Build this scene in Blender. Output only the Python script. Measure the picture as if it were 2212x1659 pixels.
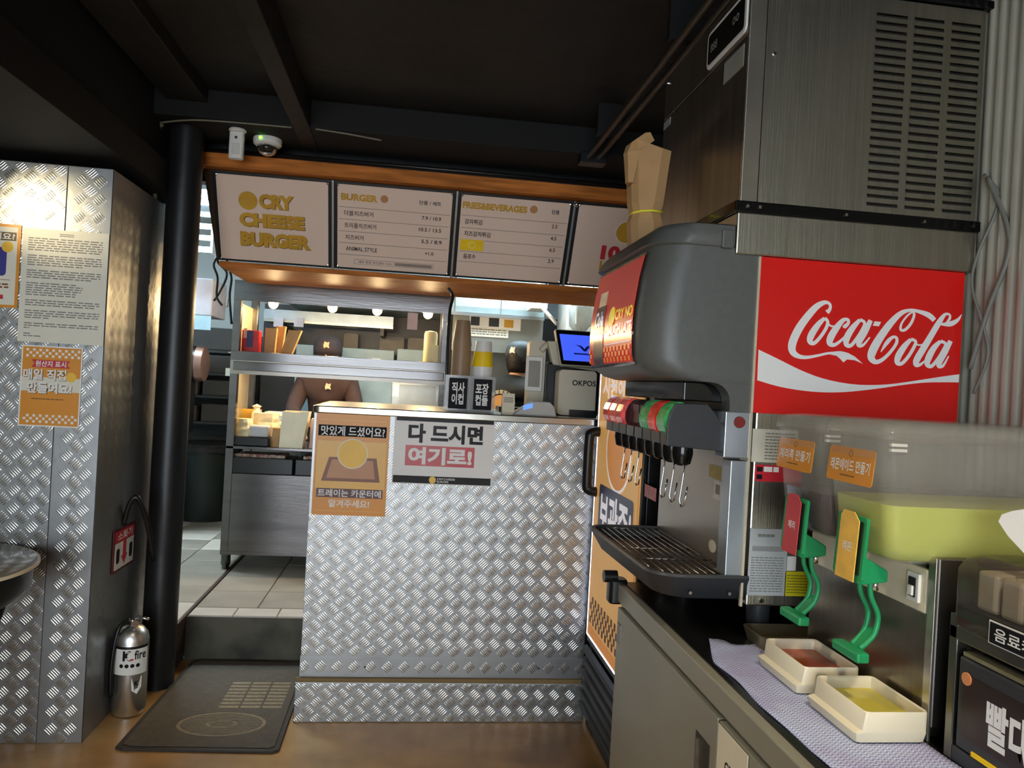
import bpy, math, random
from mathutils import Vector, Matrix
random.seed(7)
SC = bpy.context.scene
for o in list(bpy.data.objects):
    bpy.data.objects.remove(o)
COL = SC.collection

# ------------------------------------------------------------------ camera
YAW, PITCH, ROLL = (math.radians(a) for a in (7.25, 0.06, 3.18))
FPX, EYE = 1662.0, 1.42
CF = Vector((math.sin(YAW) * math.cos(PITCH), math.cos(YAW) * math.cos(PITCH), math.sin(PITCH)))
r0 = Vector((math.cos(YAW), -math.sin(YAW), 0))
u0 = r0.cross(CF)
CR = r0 * math.cos(ROLL) + u0 * math.sin(ROLL)
CU = u0 * math.cos(ROLL) - r0 * math.sin(ROLL)
CP = Vector((0, 0, EYE))
cam = bpy.data.cameras.new('camera')
cam.sensor_width = 36.0
cam.sensor_fit = 'HORIZONTAL'
cam.lens = FPX / 2212 * 36
cam.clip_start = 0.02
cam_ob = bpy.data.objects.new('camera', cam)
COL.objects.link(cam_ob)
m = Matrix((CR, CU, -CF)).transposed().to_4x4()
m.translation = CP
cam_ob.matrix_world = m
SC.camera = cam_ob

# ------------------------------------------------------------------ view, world, big lights
SC.view_settings.view_transform = 'Standard'
SC.view_settings.look = 'None'
SC.view_settings.gamma = 1
SC.view_settings.use_curve_mapping = False
SC.view_settings.exposure = 0.14
SC.cycles.use_denoising = True
SC.cycles.max_bounces = 6
SC.cycles.diffuse_bounces = 3
SC.cycles.glossy_bounces = 3
SC.cycles.transmission_bounces = 4
SC.cycles.transparent_max_bounces = 8
SC.cycles.use_adaptive_sampling = True
SC.cycles.adaptive_threshold = 0.10
SC.cycles.adaptive_min_samples = 12
SC.cycles.sample_clamp_indirect = 6
W = bpy.data.worlds.new('world')
SC.world = W
W.use_nodes = True
bg = W.node_tree.nodes['Background']
bg.inputs[0].default_value = (0.62, 0.78, 1.0, 1)
bg.inputs[1].default_value = 0.6

def light(name, kind, loc, energy, color, size=0.2, size_y=None, aim=None, spot=None, blend=0.6):
    l = bpy.data.lights.new(name, kind)
    l.energy = energy
    l.color = color
    if kind == 'AREA':
        l.shape = 'RECTANGLE' if size_y else 'DISK'
        l.size = size
        if size_y:
            l.size_y = size_y
    else:
        l.shadow_soft_size = size
    if kind == 'SPOT':
        l.spot_size = math.radians(spot)
        l.spot_blend = blend
    o = bpy.data.objects.new(name, l)
    o.location = loc
    if aim is not None:
        o.rotation_euler = (Vector(aim) - Vector(loc)).to_track_quat('-Z', 'Y').to_euler()
    COL.objects.link(o)
    return o

# daylight through the shop window behind the camera, and the row of ceiling downlights
light('window_daylight', 'AREA', (-0.9, -3.3, 1.35), 155, (0.84, 0.92, 1.0), 3.0, 2.1, aim=(-0.3, 3.2, 0.9))
DOWN = ((-1.9, 1.6, 75), (-0.35, 1.3, 60), (-1.9, -0.8, 40), (0.1, -0.9, 60), (0.70, 0.30, 135))
for lx, ly, e in DOWN:
    light('downlight_beam', 'SPOT', (lx, ly, 2.50), e, (1.0, 0.86, 0.66), 0.05, aim=(lx, ly + 0.02, 0), spot=110, blend=0.8)
# cool tubes on the kitchen ceiling
for lx, ly, e in ((-1.9, 5.2, 62), (-0.3, 6.2, 62), (0.9, 5.6, 38)):
    light('kitchen_tube_light', 'AREA', (lx, ly, 2.66), e, (0.70, 0.90, 1.0), 1.1, 0.25, aim=(lx, ly, 0))

# ------------------------------------------------------------------ helpers
def ray(px, py):
    return CR * ((px - 1106) / FPX) - CU * ((py - 829.5) / FPX) + CF

def at(px, py, ax, v):
    d = ray(px, py)
    i = 'XYZ'.index(ax)
    return CP + d * ((v - CP[i]) / d[i])

def lin(c):
    return tuple(((x / 255) / 12.92 if x / 255 <= 0.04045 else ((x / 255 + 0.055) / 1.055) ** 2.4) for x in c) + (1.0,)

MATS = {}
def mat(key, col, rough=0.5, metal=0.0, var=0.08, scale=12.0, bump=0.0, stretch=(1, 1, 1), emit=0.0, alpha=1.0,
        trans=0.0, ior=1.45, col2=None, bscale=None, spec=None, detail=3.0, thr=None):
    if key in MATS:
        return MATS[key]
    mt = bpy.data.materials.new(key)
    mt.use_nodes = True
    nt = mt.node_tree
    b = nt.nodes['Principled BSDF']
    tc = nt.nodes.new('ShaderNodeTexCoord')
    mp = nt.nodes.new('ShaderNodeMapping')
    mp.inputs['Scale'].default_value = stretch
    nt.links.new(tc.outputs['Object'], mp.inputs['Vector'])
    nz = nt.nodes.new('ShaderNodeTexNoise')
    nz.inputs['Scale'].default_value = scale
    nz.inputs['Detail'].default_value = min(detail, 2.0) if col2 is None else detail
    nt.links.new(mp.outputs['Vector'], nz.inputs['Vector'])
    rp = nt.nodes.new('ShaderNodeValToRGB')
    a = lin(col)
    if col2 is None:
        c1 = tuple(max(0, x * (1 - var)) for x in a[:3]) + (1,)
        c2 = tuple(min(1, x * (1 + var)) for x in a[:3]) + (1,)
        lo, hi = 0.3, 0.7
    else:
        c1, c2 = a, lin(col2)
        lo, hi = thr or (0.4, 0.6)
    rp.color_ramp.elements[0].position = lo
    rp.color_ramp.elements[1].position = hi
    rp.color_ramp.elements[0].color = c1
    rp.color_ramp.elements[1].color = c2
    nt.links.new(nz.outputs['Fac'], rp.inputs['Fac'])
    nt.links.new(rp.outputs['Color'], b.inputs['Base Color'])
    b.inputs['Roughness'].default_value = rough
    b.inputs['Metallic'].default_value = metal
    b.inputs['IOR'].default_value = ior
    if spec is not None:
        b.inputs['Specular IOR Level'].default_value = spec
    if trans:
        b.inputs['Transmission Weight'].default_value = trans
    if alpha < 1:
        b.inputs['Alpha'].default_value = alpha
    if emit:
        nt.links.new(rp.outputs['Color'], b.inputs['Emission Color'])
        b.inputs['Emission Strength'].default_value = emit
    if bump:
        nb = nt.nodes.new('ShaderNodeTexNoise')
        nb.inputs['Scale'].default_value = bscale or scale * 3
        nb.inputs['Detail'].default_value = 1
        nt.links.new(mp.outputs['Vector'], nb.inputs['Vector'])
        bn = nt.nodes.new('ShaderNodeBump')
        bn.inputs['Strength'].default_value = bump
        bn.inputs['Distance'].default_value = 0.01
        nt.links.new(nb.outputs['Fac'], bn.inputs['Height'])
        nt.links.new(bn.outputs['Normal'], b.inputs['Normal'])
    MATS[key] = mt
    return mt

class M:
    """collects shapes; build() links them as ONE mesh object"""
    def __init__(s):
        s.v, s.f = [], []
    def add(s, vs, fs):
        n = len(s.v)
        s.v.extend(tuple(p) for p in vs)
        s.f.extend(tuple(i + n for i in f) for f in fs)
        return s
    def box(s, x0, x1, y0, y1, z0, z1):
        vs = [(x, y, z) for z in (z0, z1) for y in (y0, y1) for x in (x0, x1)]
        return s.add(vs, [(0, 2, 3, 1), (4, 5, 7, 6), (0, 1, 5, 4), (2, 6, 7, 3), (0, 4, 6, 2), (1, 3, 7, 5)])
    def prism(s, poly, a, b, axis='Y'):
        """2-D polygon swept along an axis; poly in the two other axes, in XYZ order"""
        n = len(poly)
        vs = []
        for t in (a, b):
            for p, q in poly:
                vs.append({'X': (t, p, q), 'Y': (p, t, q), 'Z': (p, q, t)}[axis])
        fs = [tuple(range(n)), tuple(range(2 * n - 1, n - 1, -1))]
        fs += [(i, i + n, (i + 1) % n + n, (i + 1) % n) for i in range(n)]
        return s.add(vs, fs)
    def loft(s, rings, cap=True):
        n = len(rings[0])
        vs = [p for r in rings for p in r]
        fs = []
        for k in range(len(rings) - 1):
            for i in range(n):
                fs.append((k * n + i, k * n + (i + 1) % n, (k + 1) * n + (i + 1) % n, (k + 1) * n + i))
        if cap:
            fs.append(tuple(range(n - 1, -1, -1)))
            fs.append(tuple((len(rings) - 1) * n + i for i in range(n)))
        return s.add(vs, fs)
    def lathe(s, prof, c, n=24, axis='Z'):
        rings = []
        for r, h in prof:
            ring = []
            for i in range(n):
                t = 2 * math.pi * i / n
                a, b = r * math.cos(t), r * math.sin(t)
                d = {'Z': (a, b, h), 'X': (h, a, b), 'Y': (b, h, a)}[axis]
                ring.append((c[0] + d[0], c[1] + d[1], c[2] + d[2]))
            rings.append(ring)
        return s.loft(rings)
    def tube(s, path, r, n=8, closed=False):
        pts = [Vector(p) for p in path]
        rad = r if isinstance(r, (list, tuple)) else [r] * len(pts)
        rings = []
        up = None
        for i, p in enumerate(pts):
            if closed:
                d = pts[(i + 1) % len(pts)] - pts[i - 1]
            else:
                d = pts[min(i + 1, len(pts) - 1)] - pts[max(i - 1, 0)]
            d.normalize()
            if up is None:
                up = d.orthogonal().normalized()
            up = (up - d * up.dot(d))
            up = up.normalized() if up.length > 1e-6 else d.orthogonal().normalized()
            w = d.cross(up)
            rings.append([p + (up * math.cos(2 * math.pi * k / n) + w * math.sin(2 * math.pi * k / n)) * rad[i] for k in range(n)])
        if closed:
            rings.append(rings[0])
        return s.loft(rings, cap=not closed)
    def ball(s, c, rx, ry=None, rz=None, n=16, k=8):
        ry, rz = ry or rx, rz or rx
        rings = []
        for j in range(1, k):
            a = math.pi * j / k - math.pi / 2
            rings.append([(c[0] + rx * math.cos(a) * math.cos(2 * math.pi * i / n), c[1] + ry * math.cos(a) * math.sin(2 * math.pi * i / n),
                           c[2] + rz * math.sin(a)) for i in range(n)])
        b = len(s.v)
        s.loft(rings, cap=False)
        t = len(s.v)
        s.v += [(c[0], c[1], c[2] - rz), (c[0], c[1], c[2] + rz)]
        for i in range(n):
            s.f.append((b + (i + 1) % n, b + i, t))
            s.f.append((b + (k - 2) * n + i, b + (k - 2) * n + (i + 1) % n, t + 1))
        return s
    def slab(s, F, poly, n0, n1):
        """polygon in frame coordinates with thickness along the normal"""
        k = len(poly)
        vs = [F.p(u, v, n0) for u, v in poly] + [F.p(u, v, n1) for u, v in poly]
        fs = [tuple(range(k - 1, -1, -1)), tuple(range(k, 2 * k))]
        fs += [(i, (i + 1) % k, (i + 1) % k + k, i + k) for i in range(k)]
        return s.add(vs, fs)
    def rect(s, F, u0, v0, u1, v1, n0, n1):
        return s.slab(F, [(u0, v0), (u1, v0), (u1, v1), (u0, v1)], n0, n1)
    def disc(s, F, u, v, ru, n0, n1, rv=None, k=28, a0=0, a1=2 * math.pi):
        rv = rv or ru
        return s.slab(F, [(u + ru * math.cos(a0 + (a1 - a0) * i / k), v + rv * math.sin(a0 + (a1 - a0) * i / k)) for i in range(k)], n0, n1)
    def ring(s, F, u, v, r0, r1, n0, n1, k=32, e=1.0):
        for i in range(k):
            a, b = 2 * math.pi * i / k, 2 * math.pi * (i + 1) / k
            s.slab(F, [(u + r0 * math.cos(a), v + e * r0 * math.sin(a)), (u + r1 * math.cos(a), v + e * r1 * math.sin(a)),
                       (u + r1 * math.cos(b), v + e * r1 * math.sin(b)), (u + r0 * math.cos(b), v + e * r0 * math.sin(b))], n0, n1)
        return s
    def build(s, name, mt, parent=None, smooth=False, bevel=0.0, local=False, seg=2, label=None, sub=0):
        me = bpy.data.meshes.new(name)
        me.from_pydata(s.v, [], s.f)
        me.validate()
        o = bpy.data.objects.new(name, me)
        COL.objects.link(o)
        if mt is not None:
            me.materials.append(mt)
        if smooth:
            for p in me.polygons:
                p.use_smooth = True
            if smooth != 'all':
                me.set_sharp_from_angle(angle=math.radians(40))
        if bevel:
            b = o.modifiers.new('bevel', 'BEVEL')
            b.width = bevel
            b.segments = seg
            b.limit_method = 'ANGLE'
            b.angle_limit = math.radians(40)
        if sub:
            q = o.modifiers.new('sub', 'SUBSURF')
            q.levels = q.render_levels = sub
        if parent is not None:
            o.parent = parent
            if not local:
                w = Vector((0, 0, 0))
                p = parent
                while p is not None:
                    w += p.location
                    p = p.parent
                o.location = -w
        if label:
            o['label'] = label
        return o

def thing(name, label, cat, loc=(0, 0, 0), group=None, rz=0.0):
    o = bpy.data.objects.new(name, None)
    o.empty_display_size = 0.05
    COL.objects.link(o)
    o.location = loc
    o.rotation_euler = (0, 0, rz)
    o['label'] = label
    o['category'] = cat
    if group:
        o['group'] = group
    return o

def tag(o, label, cat, group=None):
    o['label'] = label
    o['category'] = cat
    if group:
        o['group'] = group
    return o

def struct(o, label=None):
    o['kind'] = 'structure'
    if label:
        o['label'] = label
    return o

def stuff(o):
    o['kind'] = 'stuff'
    return o

class Fr:
    """a flat frame: origin, unit U (right) and V (up); normal U x V points at the viewer"""
    def __init__(s, o, U, V):
        s.o, s.U, s.V = Vector(o), Vector(U).normalized(), Vector(V).normalized()
        s.N = s.U.cross(s.V)
    def p(s, u, v, n=0.0):
        return s.o + s.U * u + s.V * v + s.N * n
    def uv(s, px, py):
        d = ray(px, py)
        t = (s.o - CP).dot(s.N) / d.dot(s.N)
        q = CP + d * t - s.o
        return q.dot(s.U), q.dot(s.V)
    def bx(s, x0, y0, x1, y1):
        xm, ym = (x0 + x1) / 2, (y0 + y1) / 2
        return s.uv(x0, ym)[0], s.uv(xm, y1)[1], s.uv(x1, ym)[0], s.uv(xm, y0)[1]

TXT = {}
def glyphs(s, bold):
    k = (s, bold)
    if k not in TXT:
        cu = bpy.data.curves.new('lettering', 'FONT')
        cu.body = s
        cu.offset = bold
        cu.resolution_u = 3
        o = bpy.data.objects.new('lettering', cu)
        me = o.to_mesh()
        vs = [tuple(v.co) for v in me.vertices]
        fs = [tuple(p.vertices) for p in me.polygons]
        o.to_mesh_clear()
        bpy.data.objects.remove(o)
        bpy.data.curves.remove(cu)
        xs = [v[0] for v in vs] or [0, 1]
        ys = [v[1] for v in vs] or [0, 1]
        x0, x1, y0, y1 = min(xs), max(xs), min(ys), max(ys)
        w, h = max(x1 - x0, 1e-6), max(y1 - y0, 1e-6)
        TXT[k] = ([((v[0] - x0) / w, (v[1] - y0) / h) for v in vs], fs)
    return TXT[k]

def text(F, s, box, mt, parent, n=0.001, bold=0.02, name='lettering', slant=0.0, label=None, mb=None):
    """lettering filling a box (u0, v0, u1, v1) of a frame"""
    vs, fs = glyphs(s, bold)
    u0, v0, u1, v1 = box
    mm = mb or M()
    mm.add([F.p(u0 + (u1 - u0) * a + slant * (b - 0.5) * (v1 - v0), v0 + (v1 - v0) * b, n) for a, b in vs], fs)
    if mb is None:
        return mm.build(name, mt, parent, label=label)

def dashes(mm, F, box, rows, n, h=0.5, gap=0.18, seed=1, ends=None):
    """unreadable small print: rows of short word-long strokes"""
    rg = random.Random(seed)
    u0, v0, u1, v1 = box
    st = (v1 - v0) / rows
    for i in range(rows):
        v = v1 - (i + 0.5) * st
        u = u0
        e = u1 if ends is None else u0 + (u1 - u0) * ends[i % len(ends)]
        while u < e - 1e-4:
            w = min((u1 - u0) * rg.uniform(0.05, 0.16), e - u)
            mm.rect(F, u, v - st * h / 2, u + w * (1 - gap), v + st * h / 2, n, n + 0.0002)
            u += w
    return mm

def pb(x0, y0, x1, y1, Y):
    """pixel box seen on the plane Y -> X0, X1, Z0, Z1"""
    xm, ym = (x0 + x1) / 2, (y0 + y1) / 2
    return at(x0, ym, 'Y', Y).x, at(x1, ym, 'Y', Y).x, at(xm, y1, 'Y', Y).z, at(xm, y0, 'Y', Y).z

def pbox(mm, x0, y0, x1, y1, Y, d):
    X0, X1, Z0, Z1 = pb(x0, y0, x1, y1, Y)
    return mm.box(X0, X1, Y, Y + d, Z0, Z1)

def rrect(x0, y0, x1, y1, r, k=4):
    out = []
    for cx, cy, a in ((x1 - r, y1 - r, 0), (x0 + r, y1 - r, 90), (x0 + r, y0 + r, 180), (x1 - r, y0 + r, 270)):
        for i in range(k + 1):
            t = math.radians(a + 90 * i / k)
            out.append((cx + r * math.cos(t), cy + r * math.sin(t)))
    return out

def smoothpath(pts, k=6):
    """Catmull-Rom through points of any dimension"""
    out = []
    n = len(pts)
    for i in range(n - 1):
        p0, p1, p2, p3 = pts[max(i - 1, 0)], pts[i], pts[i + 1], pts[min(i + 2, n - 1)]
        for j in range(k):
            t = j / k
            out.append(tuple(0.5 * (2 * b + (c - a) * t + (2 * a - 5 * b + 4 * c - d) * t * t + (3 * b - a - 3 * c + d) * t ** 3)
                             for a, b, c, d in zip(p0, p1, p2, p3)))
    out.append(tuple(pts[-1]))
    return out

def tread(F, u0, v0, u1, v1, s=0.048, mm=None, holes=(), h=0.0012):
    """five-bar tread pattern of raised bars between two corners of a frame"""
    mm = mm or M()
    L, w, g = 0.0205, 0.0027, 0.0084
    q = math.sqrt(0.5)
    R = int((abs(u1 - u0) + abs(v1 - v0)) / s) + 3
    uc, vc = (u0 + u1) / 2, (v0 + v1) / 2
    for a in range(-R, R):
        for b in range(-R, R):
            p, t = (a + 0.5) * s, (b + 0.5) * s
            cu, cv = uc + (p - t) * q, vc + (p + t) * q
            if not (u0 + 0.012 < cu < u1 - 0.012 and v0 + 0.012 < cv < v1 - 0.012):
                continue
            if any(x0 < cu < x1 and y0 < cv < y1 for x0, y0, x1, y1 in holes):
                continue
            d = (q, q) if (a + b) % 2 == 0 else (-q, q)
            e = (-d[1], d[0])
            for k in (-2, -1, 0, 1, 2):
                l = L * (1 - 0.05 * abs(k))
                ou, ov = cu + e[0] * g * k, cv + e[1] * g * k
                pts = [(-l, 0, 0), (-l * .6, -w, 0), (l * .6, -w, 0), (l, 0, 0), (l * .6, w, 0), (-l * .6, w, 0), (-l * .62, 0, h), (l * .62, 0, h)]
                vs = []
                ok = True
                for x, y, z in pts:
                    uu, vv = ou + d[0] * x + e[0] * y, ov + d[1] * x + e[1] * y
                    uu, vv = min(max(uu, u0 + .001), u1 - .001), min(max(vv, v0 + .001), v1 - .001)
                    vs.append(F.p(uu, vv, z + 0.0002))
                mm.add(vs, [(0, 1, 6), (1, 2, 7, 6), (2, 3, 7), (3, 4, 7), (4, 5, 6, 7), (5, 0, 6)])
    return mm

# ------------------------------------------------------------------ materials
BLACK = mat('black_paint', (22, 22, 21), 0.55, bump=0.15, bscale=40)
CEIL = mat('ceiling_black', (30, 28, 25), 0.6, var=0.35, scale=2.5, bump=0.3, bscale=18)
ALU = mat('tread_plate_aluminium', (158, 160, 160), 0.40, 0.9, var=0.06, scale=5, bump=0.06, bscale=25)
ALUB = mat('tread_bar_highlight', (212, 212, 206), 0.26, 0.95, var=0.04)  # same aluminium, coloured lighter than the plate to paint the bars' highlights
STEEL = mat('brushed_steel', (176, 172, 160), 0.27, 1.0, var=0.07, scale=3, stretch=(1, 1, 40), bump=0.05, bscale=12)
STEELV = mat('brushed_steel_side', (186, 182, 166), 0.34, 1.0, var=0.10, scale=2, stretch=(30, 30, 1), bump=0.05, bscale=8)
STEELD = mat('dim_steel', (150, 143, 134), 0.38, 1.0, var=0.12, scale=2, stretch=(1, 20, 1), bump=0.04, bscale=8)
CHROME = mat('chrome', (225, 225, 225), 0.08, 1.0, var=0.02)
GALV = mat('galvanised_strip', (178, 186, 192), 0.38, 0.85, var=0.06, scale=8)
GREY = mat('charcoal_plastic', (92, 93, 89), 0.40, var=0.05, scale=60, bump=0.025, bscale=300)
GREYD = mat('dark_grey_plastic', (52, 54, 57), 0.45, var=0.05, scale=40)
BLK = mat('black_plastic', (20, 20, 20), 0.35, var=0.1)
BLKG = mat('black_gloss', (12, 12, 13), 0.12, var=0.1)
WHITE = mat('white_paper', (238, 236, 230), 0.6, var=0.02)
WHITEP = mat('white_plastic', (232, 230, 222), 0.35, var=0.03)
CREAM = mat('cream_plastic', (226, 216, 188), 0.4, var=0.04, scale=6)
BEIGE = mat('pos_beige', (208, 200, 176), 0.42, var=0.04, scale=6)
WOOD = mat('warm_lit_timber', (186, 112, 52), 0.5, var=0.3, scale=3, stretch=(1.5, 14, 14), bump=0.15, bscale=8, spec=.08)  # timber colour pushed orange to carry the heat lamps' glow
ORANGE = mat('poster_orange', (222, 146, 44), 0.35, var=0.04, scale=4)
ORANGE2 = mat('poster_light_orange', (232, 178, 78), 0.35, var=0.04, scale=4)
YELLOW = mat('cheese_yellow', (240, 190, 60), 0.4, var=0.05)
GOLD = mat('gold_letter', (200, 152, 48), 0.45, var=0.1, scale=8)
GOLDD = mat('gold_letter_edge', (120, 84, 28), 0.5, var=0.1)
RED = mat('cola_red', (226, 28, 22), 0.25, var=0.03, scale=2)
REDS = mat('sign_red', (196, 52, 58), 0.35, var=0.04)
INK = mat('black_ink', (20, 19, 22), 0.65, var=0.05, spec=.25)
BROWN = mat('print_brown', (128, 74, 44), 0.4, var=0.06)
BROWNL = mat('print_light_brown', (188, 134, 88), 0.4, var=0.06)
MAROON = mat('print_maroon', (84, 32, 28), 0.4)
GREYP = mat('grey_print', (128, 126, 120), 0.6)
KRAFT = mat('kraft_paper', (176, 138, 92), 0.75, var=0.12, scale=10, bump=0.25, bscale=40)
WRAP = mat('cream_wrap_paper', (232, 214, 172), 0.6, var=0.08, scale=10, bump=0.3, bscale=30)
GREEN = mat('tap_green', (34, 148, 88), 0.35, var=0.06)
SKIN = mat('skin', (206, 160, 130), 0.5, var=0.05)
HAIR = mat('dark_hair', (24, 20, 19), 0.5, var=0.2, scale=60, bump=0.4, bscale=120)
SHIRT = mat('black_shirt', (22, 28, 30), 0.8, var=0.15, bump=0.2, bscale=30)
SHIRTB = mat('brown_shirt', (66, 48, 44), 0.8, var=0.15, bump=0.2, bscale=30)
CAPM = mat('dark_cap', (50, 44, 50), 0.75, var=0.12)
BOARD = mat('menu_board_print', (232, 206, 188), 0.3, var=0.02, scale=3)

# ================================================================== STRUCTURE
FLOORM = mat('stained_concrete', (122, 88, 46), 0.34, col2=(190, 148, 92), scale=2.2, thr=(0.35, 0.68), bump=0.05, bscale=9, detail=6)
struct(M().box(-3.2, 1.36, -3.5, 3.92, -0.1, 0).build('floor', FLOORM))
KT = mat('kitchen_tile', (150, 140, 128), 0.3, var=0.12, scale=5, bump=0.04, bscale=30)
KT2 = mat('kitchen_tile_pale', (196, 184, 172), 0.3, var=0.08, scale=6, bump=0.04, bscale=30)
GROUT = mat('grout', (70, 62, 54), 0.8)
RISER = mat('riser_concrete', (92, 88, 72), 0.5, col2=(40, 36, 30), scale=5, thr=(0.4, 0.75), bump=0.1)
kf = struct(M().box(-1.03, 1.36, 3.90, 7.4, 0.0, 0.210).box(-3.0, -1.04, 3.79, 7.4, 0.0, 0.210).box(-1.15, -1.04, 3.68, 3.79, 0.0, 0.210).build('floor_kitchen', GROUT))
struct(M().box(-1.03, -0.40, 3.890, 3.90, 0.0, 0.2105).build('trim_1', RISER), 'stained concrete riser of the kitchen step')
struct(M().box(-1.042, -1.030, 3.70, 6.6, 0.09, 0.219).build('trim_2', mat('dark_edge_trim', (58, 38, 28), 0.6)), 'dark brown edging strip between the tiled areas')
T_ME = {}
def tile(x0, y0, x1, y1, mt):
    k = (round(x1 - x0, 3), round(y1 - y0, 3), mt.name)
    if k not in T_ME:
        w, d = k[0] / 2, k[1] / 2
        o = M().loft([[(-w, -d, 0), (w, -d, 0), (w, d, 0), (-w, d, 0)], [(-w, -d, .006), (w, -d, .006), (w, d, .006), (-w, d, .006)],
                      [(-w + .003, -d + .003, .009), (w - .003, -d + .003, .009), (w - .003, d - .003, .009), (-w + .003, d - .003, .009)]]).build('tile', mt, kf, local=True)
        T_ME[k] = o.data
    else:
        o = bpy.data.objects.new('tile', T_ME[k])
        COL.objects.link(o)
        o.parent = kf
    o.location = ((x0 + x1) / 2, (y0 + y1) / 2, 0.210 + random.uniform(-.0004, .0004))
for i in range(3):
    x0 = -1.025 + i * 0.21
    tile(x0 + .002, 3.892, x0 + .208, 4.02, KT2)
for i in range(5):
    for j in range(6):
        x0, y0 = -1.025 + i * 0.302, 4.025 + j * 0.302
        tile(x0 + .002, y0 + .002, x0 + .300, y0 + .300, KT)
for i in range(4):
    for j in range(9):
        x1, y0 = -1.044 - i * 0.302, 3.80 + j * 0.302
        tile(x1 - .300, y0 + .002, x1 - .002, y0 + .300, KT if (i * 3 + j * 2) % 5 else KT2)

# walls, ceiling
PLASTER = mat('kitchen_white_panel', (206, 214, 214), 0.45, var=0.04, scale=3)
DARKW = mat('dining_dark_wall', (150, 144, 134), 0.7, var=0.1, scale=3, bump=0.1)
wall_l = struct(M().box(-3.2, -1.154, 3.039, 3.78, 0, 2.14).build('wall_left', mat('wall_core', (90, 88, 84), 0.7)))
FL = Fr((-1.15, 3.035, 0), (1, 0, 0), (0, 0, 1))            # front face of the clad wall, u = 0 at its right corner
FS = Fr((-1.15, 3.035, 0), (0, 1, 0), (0, 0, 1))            # its return towards the kitchen
for u0, u1 in ((-0.159, 0.0), (-1.16, -0.162), (-2.05, -1.163)):
    M().rect(FL, u0, 0.0, u1, 2.138, -0.004, 0).build('tread_plate', ALU, wall_l, bevel=0.001)
    stuff(tread(FL, u0, 0.0, u1, 2.138).build('tread_bars', ALUB, wall_l, smooth='all'))
M().rect(FS, 0.0, 0.0, 0.745, 2.138, -0.004, 0).build('tread_plate', ALU, wall_l, bevel=0.001)
stuff(tread(FS, 0.0, 0.0, 0.745, 2.138, h=.0006).build('tread_bars', ALU, wall_l, smooth='all'))

CORR = mat('corrugated_sheet', (190, 188, 172), 0.38, 0.35, var=0.06, scale=6)
c = M()
pitch, ny = 0.034, 150
ys = [-0.4 + i * pitch / 6 for i in range(int(3.1 / (pitch / 6)))]
prof = [(1.354 - 0.013 * (abs(math.sin(math.pi * y / pitch)) ** 0.8), y) for y in ys]
c.add([(x, y, z) for x, y in prof for z in (0.0, 2.6)], [(2 * i, 2 * i + 1, 2 * i + 3, 2 * i + 2) for i in range(len(prof) - 1)])
wall_r = struct(M().box(1.356, 1.42, -3.5, 7.4, 0, 2.75).build('wall_right', DARKW))
c.build('corrugated_sheet', CORR, wall_r, smooth='all')
struct(M().box(-3.2, 1.42, -3.5, 3.90, 2.60, 2.68).build('ceiling', CEIL))
struct(M().box(-0.575, -0.503, -3.4, 3.74, 2.47, 2.60).build('trim_3', CEIL, bevel=0.004), 'black painted ceiling beam')
struct(M().box(-1.10, -0.93, 2.0, 3.74, 2.54, 2.60).build('trim_4', CEIL, bevel=0.004), 'black painted ceiling beam over the round pillar')
struct(M().box(-3.2, -1.15, -3.4, 3.78, 2.178, 2.60).build('trim_5', mat('soffit_black', (15, 14, 12), .7, var=.3, scale=3)), 'black boxed soffit over the clad wall')
struct(M().box(-1.15, -1.115, -3.4, 3.70, 2.178, 2.306).build('trim_6', mat('soffit_black', (1, 1, 1))), 'black trunking along the soffit edge')
struct(M().box(-1.15, 1.36, 3.40, 3.74, 2.475, 2.60).build('trim_7', mat('beam_black', (13, 13, 13), .8), bevel=0.006), 'black painted cross beam in front of the menu boards')
struct(M().box(-1.15, 1.356, 3.88, 3.96, 2.32, 2.75).build('wall_back', BLACK))
struct(M().box(-3.26, -3.2, -3.5, 3.9, 0, 2.68).build('wall_dining', DARKW))
wf = struct(M().box(-3.2, -2.5, -3.56, -3.5, 0, 2.6).box(0.7, 1.36, -3.56, -3.5, 0, 2.6).box(-2.5, 0.7, -3.56, -3.5, 0, 0.25)
            .box(-2.5, 0.7, -3.56, -3.5, 2.45, 2.6).build('wall_front', DARKW))
w1 = struct(M().box(-2.5, 0.7, -3.545, -3.535, 0.25, 2.45).build('window_1', mat('window_glass', (235, 242, 245), 0.05, trans=1.0, var=0.01)))
M().box(-2.5, -2.44, -3.56, -3.51, 0.25, 2.45).box(0.64, 0.7, -3.56, -3.51, 0.25, 2.45).box(-0.93, -0.87, -3.56, -3.51, 0.25, 2.45).build('window_frame', BLK, w1)
struct(M().box(-3.06, -3.0, 3.9, 7.4, 0.0, 2.75).build('wall_kitchen_left', PLASTER))
struct(M().box(-3.06, 1.42, 7.4, 7.46, 0.0, 2.75).build('wall_kitchen_back', PLASTER))
struct(M().box(-3.06, 1.42, 3.96, 7.46, 2.75, 2.8).build('ceiling_kitchen', PLASTER))
struct(M().box(-3.06, -1.16, 3.80, 3.90, 0.21, 2.75).build('wall_kitchen_front', PLASTER))
TUBE = mat('lamp_diffuser', (235, 246, 255), 0.4, emit=6.0, var=0.01)
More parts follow.
